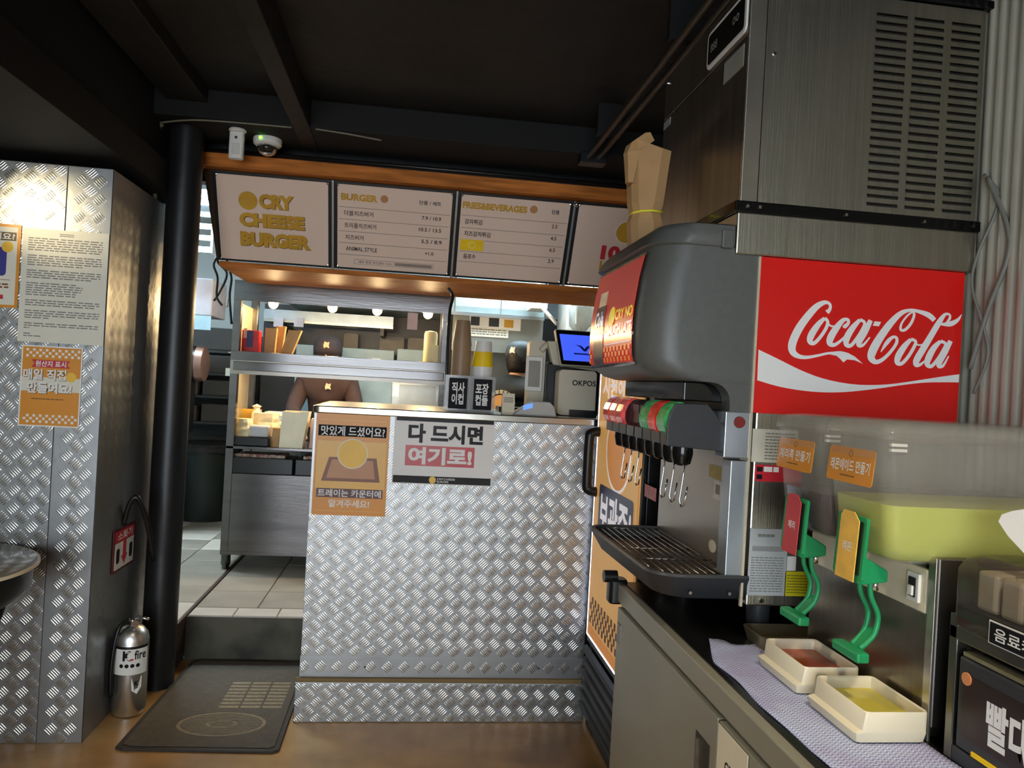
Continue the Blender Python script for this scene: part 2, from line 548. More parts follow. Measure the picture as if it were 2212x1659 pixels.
for i, (lx, ly) in enumerate(((-1.9, 5.2), (-0.3, 6.2), (0.9, 5.6))):
    t = thing('ceiling_lamp', ('cool white panel lamp on the kitchen ceiling left of the pillar', 'cool white panel lamp over the burger pass',
               'cool white panel lamp over the cash register')[i], 'lamp', (lx, ly, 2.75), 'kitchen ceiling lamps')
    M().box(lx - .6, lx + .6, ly - .15, ly + .15, 2.69, 2.75).build('housing', WHITEP, t)
    M().box(lx - .58, lx + .58, ly - .13, ly + .13, 2.682, 2.689).build('diffuser', TUBE, t)
for i, (lx, ly) in enumerate([d[:2] for d in DOWN]):
    t = thing('downlight', ('round black downlight over the left dining table', 'round black downlight above the middle of the floor',
               'round black downlight near the shop window on the left', 'round black downlight near the shop window on the right', 'round black downlight over the near end of the cabinet')[i], 'lamp', (lx, ly, 2.6), 'dining downlights')
    M().lathe([(0.05, -0.09), (0.055, -0.09), (0.055, 0), (0.0, 0)], (lx, ly, 2.6), 20).build('can', BLK, t, smooth=True)
    M().lathe([(0.0, -0.055), (0.048, -0.055), (0.048, -0.05), (0, -0.05)], (lx, ly, 2.6), 20).build('bulb', mat('warm_bulb', (255, 214, 160), 0.4, emit=5.0), t)

# round black pillar
pole = M().lathe([(0.072, 0), (0.072, 2.6)], (-1.06, 3.585, 0), 40).build('round_pillar', mat('pillar_black', (30, 30, 31), 0.38, var=0.12, scale=6, bump=0.06), smooth=True)
tag(pole, 'round black steel pillar from floor to ceiling beside the doorway', 'pillar')

# ================================================================== COUNTER
ct = thing('service_counter', 'tall counter clad in diamond tread plate, front of the kitchen', 'counter', (0.19, 3.5, 0))
X0, X1, YF = -0.398, 0.786, 3.228
M().box(X0 + .004, X1, YF + .004, 3.86, 0.0, 1.262).build('core', mat('counter_core', (120, 118, 112), 0.5), ct)
FC = Fr((X0, YF, 0), (1, 0, 0), (0, 0, 1))
CW = X1 - X0
M().rect(FC, 0, 0.262, CW, 1.264, -0.004, 0.002).build('front_panel', ALU, ct, bevel=0.001)
stuff(tread(Fr((X0, YF - .002, 0), (1, 0, 0), (0, 0, 1)), 0, 0.262, CW, 1.262, holes=((0.015, .86, .30, 1.25), (.345, 1.0, .735, 1.27))).build('tread_bars', ALUB, ct, smooth='all'))
lp = M().rect(FC, -0.002, 0.178, CW, 0.266, -0.004, 0.004).build('lower_panel', ALU, ct, bevel=0.001)
stuff(tread(Fr((X0, YF - .004, 0), (1, 0, 0), (0, 0, 1)), 0, 0.178, CW, 0.266).build('tread_bars', ALUB, ct, smooth='all'))
for u in (0.262, 0.99):
    M().disc(FC, u, 0.222, 0.004, 0.004, 0.0065, k=10).build('screw', BLK, lp)
M().box(X0 - .012, X1 + .004, 3.208, YF, 0.158, 0.180).build('ledge_strip', mat('brown_ledge', (122, 100, 62), 0.6), ct, bevel=0.002)
M().box(X0 - .014, X1 + .004, 3.206, YF + .02, 0.0, 0.164).build('plinth', ALU, ct, bevel=0.003)
stuff(tread(Fr((X0 - .014, 3.206, 0), (1, 0, 0), (0, 0, 1)), 0.0, 0.0, CW + .016, 0.162).build('tread_bars', ALUB, ct, smooth='all'))
M().prism(rrect(X0 - .008, 3.212, X1 + .012, 3.88, 0.03), 1.262, 1.292, 'Z').build('worktop', STEEL, ct, smooth=True, bevel=0.004)

def C1(x, y):   # close-up crop of the counter signs -> photograph pixels
    return 640 + x / 3.3515, 860 + y / 3.3515
def bx1(F, a, b, c_, d):
    p, q = C1(a, b), C1(c_, d)
    return F.bx(p[0], p[1], q[0], q[1])

# orange tray poster
FP = Fr((0, YF - .0045, 0), (1, 0, 0), (0, 0, 1))
po = thing('tray_poster', 'orange poster about returning trays taped on the counter front', 'poster', (-0.238, YF - .004, 0.85))
M().rect(FP, -.387, .845, -.089, 1.265, 0, 0.001).build('sheet', ORANGE, po)
u0, v0, u1, v1 = -.387, .845, -.089, 1.265
M().rect(FP, -.378, .955, -.098, 1.150, .001, .0013).build('pale_field', ORANGE2, po)
M().rect(FP, -.377, 1.170, -.101, 1.215, .0013, .0017).build('band', INK, po)
text(FP, '맛있게 드셨어요?', (-.366, 1.172, -.108, 1.212), WHITE, po, .0021)
tray = M().slab(FP, [(-.356, 0.985), (-.118, 0.985), (-.136, 1.084), (-.328, 1.084)], .0013, .0016).build('printed_tray', BROWN, po)
M().slab(FP, [(-.336, 0.998), (-.138, 0.998), (-.150, 1.074), (-.316, 1.074)], .0016, .0019).build('tray_base', BROWNL, tray)
dsc = M().disc(FP, -.234, 1.100, .062, .0019, .0023, k=40).build('printed_disc', WHITE, po)
M().disc(FP, -.234, 1.100, .0585, .0023, .0026, k=40).build('disc_fill', YELLOW, dsc)
M().rect(FP, -.372, .918, -.104, .955, .0013, .0017).build('band', MAROON, po)
text(FP, '트레이는 카운터에', (-.366, .921, -.110, .952), WHITE, po, .0021)
text(FP, '맡겨주세요!', (-.320, .878, -.156, .910), WHITE, po, .0016)
for v in (.862, 1.235):
    M().rect(FP, -.372, v, -.104, v + .0025, .001, .0013).build('rule', ORANGE2, po)

# black and white notice
si = thing('notice_sign', 'white notice with black Korean lettering and red box on the counter front', 'sign', (0.14, YF - .004, 0.98))
M().rect(FP, -.070, .985, .349, 1.276, 0, .001).build('sheet', WHITE, si)
M().rect(FP, -.063, 1.247, .343, 1.269, .001, .0013).build('band', INK, si)
M().rect(FP, -.066, .990, .342, 1.020, .001, .0013).build('band', INK, si)
text(FP, '다 드시면', (-.012, 1.158, .300, 1.238), INK, si, .0013, bold=0.045)
M().rect(FP, -.020, 1.062, .268, 1.147, .001, .0013).build('red_box', REDS, si)
text(FP, '여기로!', (-.008, 1.068, .258, 1.141), WHITE, si, .0017, bold=0.045)
M().disc(FP, .098, 1.005, .0145, .0013, .0016).build('printed_disc', YELLOW, si)
text(FP, 'CRYCHEESE', (.117, 1.006, .192, 1.014), WHITE, si, .0017, bold=0.01)
text(FP, 'BURGER', (.117, .995, .166, 1.003), WHITE, si, .0017, bold=0.01)
FILM = mat('clear_sleeve', (240, 244, 246), 0.08, var=0.005, alpha=0.02, spec=0.6)
M().rect(FP, -.080, .975, .358, 1.282, .0019, .0021).build('clear_sleeve', FILM, si)

# posters on the clad wall
FW = Fr((0, 3.0325, 0), (1, 0, 0), (0, 0, 1))
PLAM = mat('notice_paper', (226, 222, 204), 0.5, var=0.02)
no = thing('printed_notice', 'long typed notice on cream paper taped on the tread plate wall', 'notice', (-1.30, 3.033, 1.48))
M().rect(FW, -1.452, 1.480, -1.153, 1.897, 0, .001).build('sheet', PLAM, no)
mm = M()
z = 1.866
for rows, ends in ((6, (1, 1, 1, 1, 1, .98)), (5, (1, .99, 1, 1, .74)), (4, (1, 1, .99, .88)), (6, (.68, .76, .75, .74, .68, .67)), (3, (1, 1, .94)),
                   (4, (1, 1, .99, .34)), (3, (1, 1, .08)), (2, (.11, .25))):
    dashes(mm, FW, (-1.432, z - .0085 * rows, -1.172, z), rows, .001, h=.45, seed=rows + int(z * 100), ends=ends)
    z -= .0085 * rows + .0125
dashes(mm, FW, (-1.325, 1.872, -1.275, 1.885), 2, .001, h=.5, seed=3)
stuff(mm.build('printed_lines', GREYP, no))
og = thing('origin_poster', 'small orange poster with white checks below the typed notice', 'poster', (-1.327, 3.033, 1.17))
M().rect(FW, -1.434, 1.170, -1.222, 1.468, 0, .001).build('border', WHITE, og)
M().rect(FW, -1.429, 1.175, -1.227, 1.463, .001, .0013).build('sheet', ORANGE, og)
mm = M()
for r_, v in enumerate((1.452, 1.441, 1.430, 1.210, 1.199, 1.188)):
    for k in range(9):
        u = -1.424 + .011 + k * .0222 + (.011 if r_ % 2 else 0)
        if u < -1.232:
            mm.rect(FW, u - .0045, v - .0045, u + .0045, v + .0045, .0013, .0016)
stuff(mm.build('printed_checks', WHITE, og))
M().rect(FW, -1.429, 1.300, -1.227, 1.352, .0013, .0015).build('pale_band', PLAM, og)
M().slab(FW, [(-1.398, 1.388), (-1.388, 1.402), (-1.398, 1.416), (-1.264, 1.416), (-1.274, 1.402), (-1.264, 1.388)], .0013, .0016).build('ribbon', REDS, og)
text(FW, '원산지 표시', (-1.384, 1.391, -1.278, 1.413), WHITE, og, .0019)
for s, b in (('매일 직접', (-1.424, 1.342, -1.276, 1.382)), ('만들어요!', (-1.408, 1.292, -1.254, 1.334))):
    text(FW, s, (b[0] + .002, b[1] - .002, b[2] + .002, b[3] - .002), GOLDD, og, .0016, bold=.05)
    text(FW, s, b, WHITE, og, .0020, bold=.03)
M().disc(FW, -1.258, 1.356, .018, .0016, .0019).build('printed_disc', YELLOW, og)
dashes(M(), FW, (-1.392, 1.268, -1.28, 1.276), 1, .0013, seed=4).build('printed_line', GOLDD, og)
lf = thing('order_poster', 'orange framed poster with a blue print left of the typed notice', 'poster', (-1.6, 3.033, 1.6))
M().rect(FW, -1.76, 1.600, -1.458, 1.905, 0, .001).build('border', ORANGE, lf)
M().rect(FW, -1.75, 1.610, -1.469, 1.895, .001, .0013).build('sheet', PLAM, lf)
M().rect(FW, -1.735, 1.845, -1.473, 1.876, .0013, .0016).build('band', mat('olive_band', (104, 88, 52), 0.5), lf)
text(FW, '주문하셨나 세요?', (-1.728, 1.848, -1.478, 1.873), WHITE, lf, .0019)
M().slab(FW, [(p[0], p[1]) for p in rrect(-1.66, 1.715, -1.503, 1.82, .014)], .0013, .0016).build('blue_print', mat('print_blue', (58, 58, 140), 0.4), lf)
M().disc(FW, -1.502, 1.822, .020, .0016, .0019).build('printed_disc', YELLOW, lf)
M().rect(FW, -1.72, 1.700, -1.487, 1.702, .0013, .0015).build('rule', BROWN, lf)
dashes(M(), FW, (-1.70, 1.658, -1.488, 1.690), 3, .0013, h=.6, seed=9, ends=(1, 1, .8)).build('printed_lines', BROWN, lf)
M().rect(FW, -1.56, 1.630, -1.508, 1.646, .0013, .0016).build('red_button', REDS, lf)
# warm spot lamp under the soffit that washes the notices
pl_ = thing('spot_lamp', 'small black spot lamp under the soffit aimed at the wall notices', 'lamp', (-1.80, 2.35, 2.178))
M().lathe([(0.0, 0), (.04, 0), (.04, -.012), (0.0, -.012)], (-1.80, 2.35, 2.178), 16).build('canopy', BLK, pl_)
M().tube([(-1.80, 2.35, 2.168), (-1.79, 2.36, 2.11)], .006).build('stem', BLK, pl_)
M().tube([(-1.80, 2.345, 2.105), (-1.76, 2.41, 2.085)], [.030, .034], 16).build('can', BLK, pl_, smooth=True)
M().ball((-1.758, 2.414, 2.084), .026).build('bulb', mat('hot_bulb', (255, 222, 150), 0.4, emit=12), pl_, smooth='all')
light('spot_lamp_beam', 'SPOT', (-1.735, 2.452, 2.075), 20, (1.0, 0.82, 0.5), 0.02, aim=(-1.36, 3.03, 1.95), spot=34, blend=1.0)

# fire extinguisher, its sign, bracket
ex = thing('fire_extinguisher', 'polished steel fire extinguisher standing on the floor by the pillar', 'extinguisher', (-1.058, 3.30, 0))
ex_c = (-1.080, 3.30, 0)
M().lathe([(0.0, .004), (.058, .004), (.061, .012), (.061, .018), (.065, .024), (.065, .300), (.059, .328), (.041, .350), (.020, .360), (.0, .360)], ex_c, 32).build('cylinder', mat('polished_steel', (222, 222, 218), 0.34, 1.0, var=.05), ex, smooth=True)
M().lathe([(0.018, .358), (.018, .382), (.012, .387), (0, .387)], ex_c, 16).build('valve', CHROME, ex, smooth=True)
M().tube([(ex_c[0] - .005, ex_c[1], .382), (ex_c[0] + .03, ex_c[1] - .02, .398), (ex_c[0] + .07, ex_c[1] - .03, .39)], .006).build('lever', CHROME, ex, smooth='all')
M().lathe([(0, -.008), (.014, -.008), (.014, .008), (0, .008)], (ex_c[0] + .022, ex_c[1] - .035, .376), 16, 'Y').build('gauge', CHROME, ex, smooth=True)
M().tube(smoothpath([(ex_c[0] - .01, ex_c[1], .376), (ex_c[0] - .04, ex_c[1] - .04, .355), (ex_c[0] - .052, ex_c[1] - .062, .22), (ex_c[0] - .050, ex_c[1] - .062, .09)]), .009).build('hose', BLK, ex, smooth='all')
def wrap(poly_uv, c_, r, a0):
    return [(c_[0] + r * math.cos(a0 + u / r), c_[1] + r * math.sin(a0 + u / r), v) for u, v in poly_uv]
A0 = math.radians(-90 + 16)
def wrapped(mm, c_, r, a0, u0, v0, u1, v1, k=10):
    a = [(u0 + (u1 - u0) * i / k, v0) for i in range(k + 1)] + [(u1 - (u1 - u0) * i / k, v1) for i in range(k + 1)]
    vs = wrap(a, c_, r, a0)
    n = len(vs)
    mm.add(vs, [(i, i + 1, n - 2 - i, n - 1 - i) for i in range(k)])
    return mm
def wrapped_text(s, c_, r, a0, box, mt, parent, bold=.02):
    vs, fs = glyphs(s, bold)
    u0, v0, u1, v1 = box
    return M().add(wrap([(u0 + (u1 - u0) * a, v0 + (v1 - v0) * b) for a, b in vs], c_, r, a0), fs).build('lettering', mt, parent)
wrapped(M(), ex_c, .0654, A0, -.075, .175, .075, .285, 16).build('paper_label', WHITEP, ex)
wrapped(M(), ex_c, .0657, A0, -.075, .278, .075, .288, 16).build('dark_band', BLK, ex)
wrapped_text('K', ex_c, .0660, A0, (-.03, .232, .006, .272), INK, ex, .05)
wrapped_text('fire', ex_c, .0660, A0, (.014, .236, .062, .272), INK, ex, .02)
wrapped(M(), ex_c, .0660, A0, -.002, .234, .012, .240, 3).build('red_stroke', REDS, ex)
mm = M()
for k in range(4):
    uu = -.034 + k * .021
    n_ = 12
    mm.add(wrap([(uu + .008 * math.cos(2 * math.pi * i / n_), .212 + .008 * math.sin(2 * math.pi * i / n_)) for i in range(n_)], ex_c, .0660, A0), [tuple(range(n_))])
mm.build('printed_icons', INK, ex)
mm = M().add(wrap([(.006, .160), (.048, .166), (.048, .120), (.030, .096), (.010, .112)], ex_c, .0658, A0), [(4, 3, 2, 1, 0)])
mm.build('shield_label', WHITE, ex)
wrapped_text('K', ex_c, .0662, A0, (.020, .130, .036, .148), INK, ex, .04)

es = thing('extinguisher_sign', 'small red and white fire extinguisher sign on the wall by the pillar', 'sign', (-1.148, 3.33, 0.58))
FE = Fr((-1.146, 3.335, 0.668), (0, 1, 0), (0, 0, 1))
M().rect(FE, -.115, -.088, .115, .085, -.002, .004).build('plate', mat('sign_dark_red', (92, 24, 22), 0.4), es, bevel=.001)
M().rect(FE, -.103, -.078, .103, .028, .004, .0045).build('white_field', WHITEP, es)
M().rect(FE, -.103, .030, .103, .076, .004, .0045).build('red_field', REDS, es)
text(FE, '소화기', (-.08, .036, .08, .070), WHITEP, es, .005)
M().slab(FE, [(-.018, .028), (-.018, -.03), (-.034, -.03), (0, -.07), (.034, -.03), (.018, -.03), (.018, .028)], .0045, .005).build('arrow', REDS, es)
for s_ in (-.07, .07):
    M().slab(FE, [(p[0] + s_, p[1]) for p in rrect(-.017, -.055, .017, .005, .012)], .0045, .005).build('printed_cylinder', INK, es)
hk = M().tube(smoothpath([(-1.147, 3.325, .76), (-1.128, 3.320, .84), (-1.105, 3.32, .875), (-1.088, 3.33, .85), (-1.065, 3.36, .76), (-1.045, 3.40, .60)]), .011)
tag(hk.build('hook_bracket', BLK, smooth='all'), 'black bent bar hooked on the wall beside the pillar', 'bracket')

# rubber mat
RUB = mat('mat_rubber', (88, 80, 70), 0.75, var=0.12, scale=40, bump=0.5, bscale=500)
RUBL = mat('mat_print', (132, 118, 96), 0.8, var=0.2, scale=60)
mt_ = thing('rubber_mat', 'dark rubber doormat with a faded print in front of the step', 'doormat', (-0.7, 3.4, 0))
mo = [(-1.016, 2.985), (-.985, 2.968), (-.445, 2.942), (-.424, 2.958), (-.432, 3.86), (-.96, 3.875), (-.985, 3.85)]
M().prism(mo, 0.0, 0.010, 'Z').build('base', mat('mat_edge', (48, 44, 40), 0.7), mt_, bevel=.003)
M().prism([(-.70 + (x + .70) * .93, 3.41 + (y - 3.41) * .955) for x, y in mo], 0.010, 0.0145, 'Z').build('pile', RUB, mt_, bevel=.002)
FM = Fr((-.70, 3.16, .0145), (1, 0, 0), (0, 1, 0))
mm = M().ring(FM, 0.02, 0.0, .155, .170, 0, .0012, e=.62).ring(FM, 0.02, 0.0, .05, .060, 0, .0012, e=.5)
for i in range(12):
    v = -.08 + i * .0145
    w_ = .150 * math.sqrt(max(0, 1 - (v / .098) ** 2))
    mm.rect(FM, .02 - w_, v, .02 + w_, v + .004, 0, .0008)
stuff(mm.build('printed_oval', RUBL, mt_))
mm = M()
for i in range(8):
    for k in range(3):
        mm.rect(FM, -.03 + k * .088, .15 + i * .036, .048 + k * .088, .172 + i * .036, 0, .0008)
stuff(mm.build('printed_block', RUBL, mt_))

# round table at the left edge
tb = thing('round_table', 'round glossy table with pale edge and black frame, cut by the left edge', 'table', (-1.56, 2.66, 0))
tc_ = (-1.565, 2.66, 0)
M().lathe([(0, .728), (.355, .728), (.362, .732), (.362, .740), (.355, .744), (0, .744)], tc_, 48).build('table_top', mat('glossy_table_top', (120, 112, 92), 0.12, var=.1, scale=5), tb, smooth=True)
M().lathe([(.3625, .731), (.366, .731), (.366, .741), (.3625, .741)], tc_, 48).build('pale_edge', CREAM, tb, smooth=True)
M().lathe([(.0, .60), (.30, .615), (.345, .66), (.352, .727), (0, .727)], tc_, 40).build('apron', BLK, tb, smooth=True)
for a in (40, 140, 220, 320):
    ca, sa = math.cos(math.radians(a)), math.sin(math.radians(a))
    M().tube([(tc_[0] + .30 * ca, tc_[1] + .30 * sa, .66), (tc_[0] + .22 * ca, tc_[1] + .22 * sa, .40), (tc_[0] + .27 * ca, tc_[1] + .27 * sa, .0)], .013).build('leg', BLK, tb, smooth='all')
M().tube([(tc_[0] + .21 * math.cos(t * math.pi / 12), tc_[1] + .21 * math.sin(t * math.pi / 12), .40) for t in range(24)], .009, closed=True).build('foot_ring', BLK, tb, smooth='all')

# ================================================================== MENU HEADER
hd = thing('menu_header', 'timber box header above the counter that carries the menu boards', 'header', (0.1, 4.2, 1.94))
FH = Fr((0, 3.95, 1.957), (1, 0, 0), (0, -0.20, 0.38))
M().box(-1.045, 1.35, 3.70, 3.87, 2.352, 2.415).build('top_beam', WOOD, hd, bevel=.004)
M().slab(FH, [(-1.0, -.006), (1.35, -.006), (1.35, .437), (-1.03, .437)], -.045, -.012).build('backing', mat('dark_header_wood', (60, 42, 28), .6), hd)
M().box(-.985, 1.35, 3.945, 4.61, 1.925, 1.951).build('bottom_plank', WOOD, hd, bevel=.003)
M().tube([(-1.0, 3.70, 2.425), (.2, 3.70, 2.43), (1.35, 3.70, 2.43)], .010).build('conduit', BLK, hd, smooth='all')
def c3(x, y):
    return 430 + x / 4.609, 280 + y / 4.609
def c4(x, y):
    return 860 + x / 3.95, 340 + y / 3.95
def cbox(F, cv, sc, cx, cy, w, h):
    px, py = cv(cx, cy)
    w, h = w / sc / 2, h / sc / 2
    a, b = F.uv(px - w, py), F.uv(px + w, py)
    c_, d = F.uv(px, py + h), F.uv(px, py - h)
    return a[0], c_[1], b[0], d[1]
EDGE = mat('board_edge', (44, 46, 46), .35, .3)
edges = [FH.uv(462, 470)[0], FH.uv(719, 485)[0], FH.uv(982, 502)[0], FH.uv(1231, 520)[0]]
edges.append(edges[3] + .60)
bl = ('menu board with gold burger shop name, leftmost of four', 'menu board listing burgers and prices, second from the left',
      'menu board listing fries and drinks with a yellow patch', 'menu board with red number ten, half hidden behind paper bags')
boards = []
for i in range(4):
    a, b = edges[i], edges[i + 1]
    t = thing('menu_board', bl[i], 'menu board', FH.p((a + b) / 2, 0, 0), 'menu boards')
    M().rect(FH, a + .006, -.002, b - .006, .432, -.012, -.004).build('frame', EDGE, t, bevel=.002)
    M().slab(FH, rrect(a + .022, .008, b - .022, .424, .012), -.004, 0).build('panel', BOARD, t)
    boards.append(t)
    if i:
        M().rect(FH, a - .006, -.008, a + .006, .437, -.012, .003).build('divider_strip', GALV, t, bevel=.002)
    for u in (a + .024, b - .024):
        for v in (.012, .420):
            M().lathe([(0, 0), (.005, 0), (.005, .004), (0, .006)], (0, 0, 0), 10).add([], []).build('screw', CHROME, t, local=True).matrix_local = \
                Matrix.Translation(FH.p(u, v, 0) - t.location) @ Matrix((FH.U, FH.V, FH.N)).transposed().to_4x4()
b1, b2, b3, b4 = boards
for s, cx, cy, w, h in (('CRY', 768, 722, 345, 145), ('CHEESE', 727, 912, 650, 138), ('BURGER', 762, 1105, 700, 142)):
    q = cbox(FH, c3, 4.609, cx, cy, w, h)
    text(FH, s, (q[0] + .003, q[1] - .003, q[2] + .003, q[3] - .003), GOLDD, b1, .0006, bold=.075)
    text(FH, s, q, GOLD, b1, .0016, bold=.065)
q = cbox(FH, c3, 4.609, 487, 706, 190, 190)
M().disc(FH, (q[0] + q[2]) / 2, (q[1] + q[3]) / 2, (q[2] - q[0]) / 2, .0004, .0016, k=36).build('printed_disc', GOLD, b1)
q = cbox(FH, c3, 4.609, 1597, 678, 365, 70)
text(FH, 'BURGER', q, GOLD, b2, .0008, bold=.05)
q = cbox(FH, c3, 4.609, 1845, 692, 78, 78)
M().disc(FH, (q[0] + q[2]) / 2, (q[1] + q[3]) / 2, (q[2] - q[0]) / 2, .0002, .001).build('printed_disc', BROWNL, b2)
LINE = mat('menu_rule', (150, 136, 124), .5)
MINK = mat('menu_ink', (62, 52, 52), .5)
for y in (765, 886, 1005, 1121, 1237):
    v = FH.uv(*c3(1410, y))[1]
    M().rect(FH, edges[1] + .028, v - .0012, edges[2] - .03, v + .0012, 0, .0006).build('rule', LINE, b2)
for s, cx, cy, w, h in (('더블치즈버거', 1590, 838, 290, 52), ('트리플치즈버거', 1606, 960, 315, 52), ('치즈버거', 1546, 1074, 180, 50), ('ANIMAL STYLE', 1617, 1192, 310, 42)):
    text(FH, s, cbox(FH, c3, 4.609, cx, cy, w, h), MINK, b2, .0008, bold=.012)
for s, cx, cy, w, h in (('단품 / 세트', 275, 392, 188, 36), ('7.9 / 10.9', 285, 522, 165, 32), ('10.5 / 13.5', 272, 620, 192, 32), ('5.5 / 8.9', 285, 722, 175, 32), ('+1.0', 265, 822, 74, 30)):
    text(FH, s, cbox(FH, c4, 3.95, cx, cy, w, h), MINK, b2, .0008, bold=.02)
q0, q1 = FH.uv(*c3(1545, 1320)), FH.uv(*c4(300, 930))
v_ = (q0[1] + q1[1]) / 2
M().rect(FH, q0[0], v_ - .013, q1[0], v_ + .013, 0, .0005).build('price_box', LINE, b2)
M().rect(FH, q0[0] + .002, v_ - .011, q1[0] - .002, v_ + .011, .0005, .0008).build('price_box_fill', BOARD, b2)
M().rect(FH, q0[0] + .20, v_ - .008, q1[0] - .008, v_ + .008, .0008, .001).build('covered_price', LINE, b2)
text(FH, '세트 변경 치즈감자 +2.5 /', (q0[0] + .02, v_ - .007, q0[0] + .19, v_ + .007), MINK, b2, .0011, bold=.01)
text(FH, 'FRIES&BEVERAGES', cbox(FH, c4, 3.95, 827, 426, 556, 58), GOLD, b3, .0008, bold=.05)
q = cbox(FH, c4, 3.95, 1158, 445, 66, 66)
M().disc(FH, (q[0] + q[2]) / 2, (q[1] + q[3]) / 2, (q[2] - q[0]) / 2, .0002, .001).build('printed_disc', BROWNL, b3)
for y in (490, 596, 698, 797, 885):
    v = FH.uv(*c4(530, y))[1]
    M().rect(FH, edges[2] + .028, v - .0012, edges[3] - .03, v + .0012, 0, .0006).build('rule', LINE, b3)
for s, cx, cy, w, h in (('감자튀김', 643, 550, 150, 44), ('치즈감자튀김', 675, 655, 225, 44), ('음료수', 608, 844, 106, 42), ('단품', 1345, 468, 66, 36), ('2.5', 1335, 590, 48, 32),
                        ('4.5', 1325, 692, 50, 32), ('6.5', 1315, 790, 48, 32), ('2.9', 1303, 885, 50, 32)):
    text(FH, s, cbox(FH, c4, 3.95, cx, cy, w, h), MINK, b3, .0008, bold=.02)
q = cbox(FH, c4, 3.95, 628, 748, 196, 92)
PATCH = mat('yellow_patch', (250, 206, 20), .5)
pt = M().rect(FH, q[0], q[1], q[2], q[3], 0, .0015).build('yellow_patch', PATCH, b3)
M().ring(FH, (q[0] + q[2]) / 2, (q[1] + q[3]) / 2, .0165, .018, .0015, .002).build('ring_print', WHITE, pt)
q = cbox(FH, c4, 3.95, 1950, 640, 290, 280)
M().disc(FH, (q[0] + q[2]) / 2, (q[1] + q[3]) / 2, .058, .0002, .001, k=36).build('disc_outline', WHITE, b4)
M().disc(FH, (q[0] + q[2]) / 2, (q[1] + q[3]) / 2, .0545, .001, .0014, k=36).build('printed_disc', GOLD, b4)
text(FH, '10', cbox(FH, c4, 3.95, 1812, 815, 165, 125), REDS, b4, .0018, bold=.06)
text(FH, 'HO', cbox(FH, c4, 3.95, 1790, 930, 150, 90), GOLD, b4, .0012, bold=.05)
# clip lamp knob on the third divider
u_ = edges[3]
M().tube([FH.p(u_ - .004, .432, .012), FH.p(u_ + .012, .420, .02)], [.016, .010], 12).build('clamp', CHROME, b4, smooth='all')

# camera, sensor, cables
dm = thing('dome_camera', 'white dome security camera on the black beam above the boards', 'camera', (-.72, 3.62, 2.475))
M().lathe([(0, 0), (.062, 0), (.064, -.006), (.062, -.026), (.052, -.034), (0, -.034)], (-.72, 3.62, 2.475), 32).build('housing', WHITEP, dm, smooth=True)
M().lathe([(.046, -.032), (.044, -.05), (.034, -.066), (.018, -.075), (0, -.077)], (-.72, 3.62, 2.475), 28).build('dome', mat('smoked_dome', (60, 58, 56), .05, trans=.6, var=.05), dm, smooth='all')
M().ball((-.722, 3.602, 2.437), .018).build('lens', BLKG, dm, smooth='all')
M().box(-.745, -.735, 3.552, 3.560, 2.458, 2.466).build('indicator_light', mat('green_led', (120, 255, 60), .4, emit=4), dm)
ps = thing('motion_sensor', 'white motion sensor box beside the dome camera', 'sensor', (-.83, 3.52, 2.475))
M().lathe([(0, 0), (.036, 0), (.038, -.006), (.03, -.014), (0, -.014)], (-.83, 3.52, 2.475), 20).build('mount', WHITEP, ps, smooth=True)
M().prism(rrect(-.862, 3.50, -.800, 3.54, .012), 2.345, 2.462, 'Z').build('body', WHITEP, ps, smooth=True, bevel=.004)
M().box(-.848, -.814, 3.4965, 3.501, 2.36, 2.41).build('window', mat('frosted_window', (214, 214, 206), .3), ps, bevel=.002)
M().lathe([(0, 0), (.006, 0), (.006, .003), (0, .003)], (-.831, 3.497, 2.435), 12, 'Y').build('emblem', GREYD, ps)
for i, (pts, r, lab) in enumerate((
        ([(-1.13, 3.44, 2.45), (-.95, 3.41, 2.468), (-.58, 3.40, 2.47)], .004, 'thin grey cable running along the beam behind the pillar'),
        ([(-1.14, 3.50, 2.46), (-1.16, 3.52, 2.44), (-1.18, 3.56, 2.30), (-1.185, 3.60, 2.15)], .009, 'grey conduit bending down behind the pillar'),
        ([(-.48, 3.40, 2.473), (-.35, 3.41, 2.468), (-.2, 3.43, 2.46)], .004, 'short grey cable end on the beam right of the camera'))):
    tag(M().tube(smoothpath(pts), r).build('cable', mat('cable_grey', (116, 110, 92), .5), smooth='all'), lab, 'cable')
cd = thing('conduit_pair', 'pair of black conduits running along the ceiling to the menu boards', 'conduit', (.75, 2.0, 2.45))
for x in (.715, .762):
    M().tube([(x, -.5, 2.455), (x, 3.40, 2.455)], .013, 10).build('conduit', mat('conduit_black', (92, 88, 76), .28, .3), cd, smooth='all')
for y in (1.2, 2.2, 3.1):
    M().box(.69, .79, y, y + .025, 2.466, 2.60).build('clamp', BLK, cd)
M().box(.68, .80, 3.36, 3.44, 2.43, 2.475).build('junction_box', BLK, cd, bevel=.004)

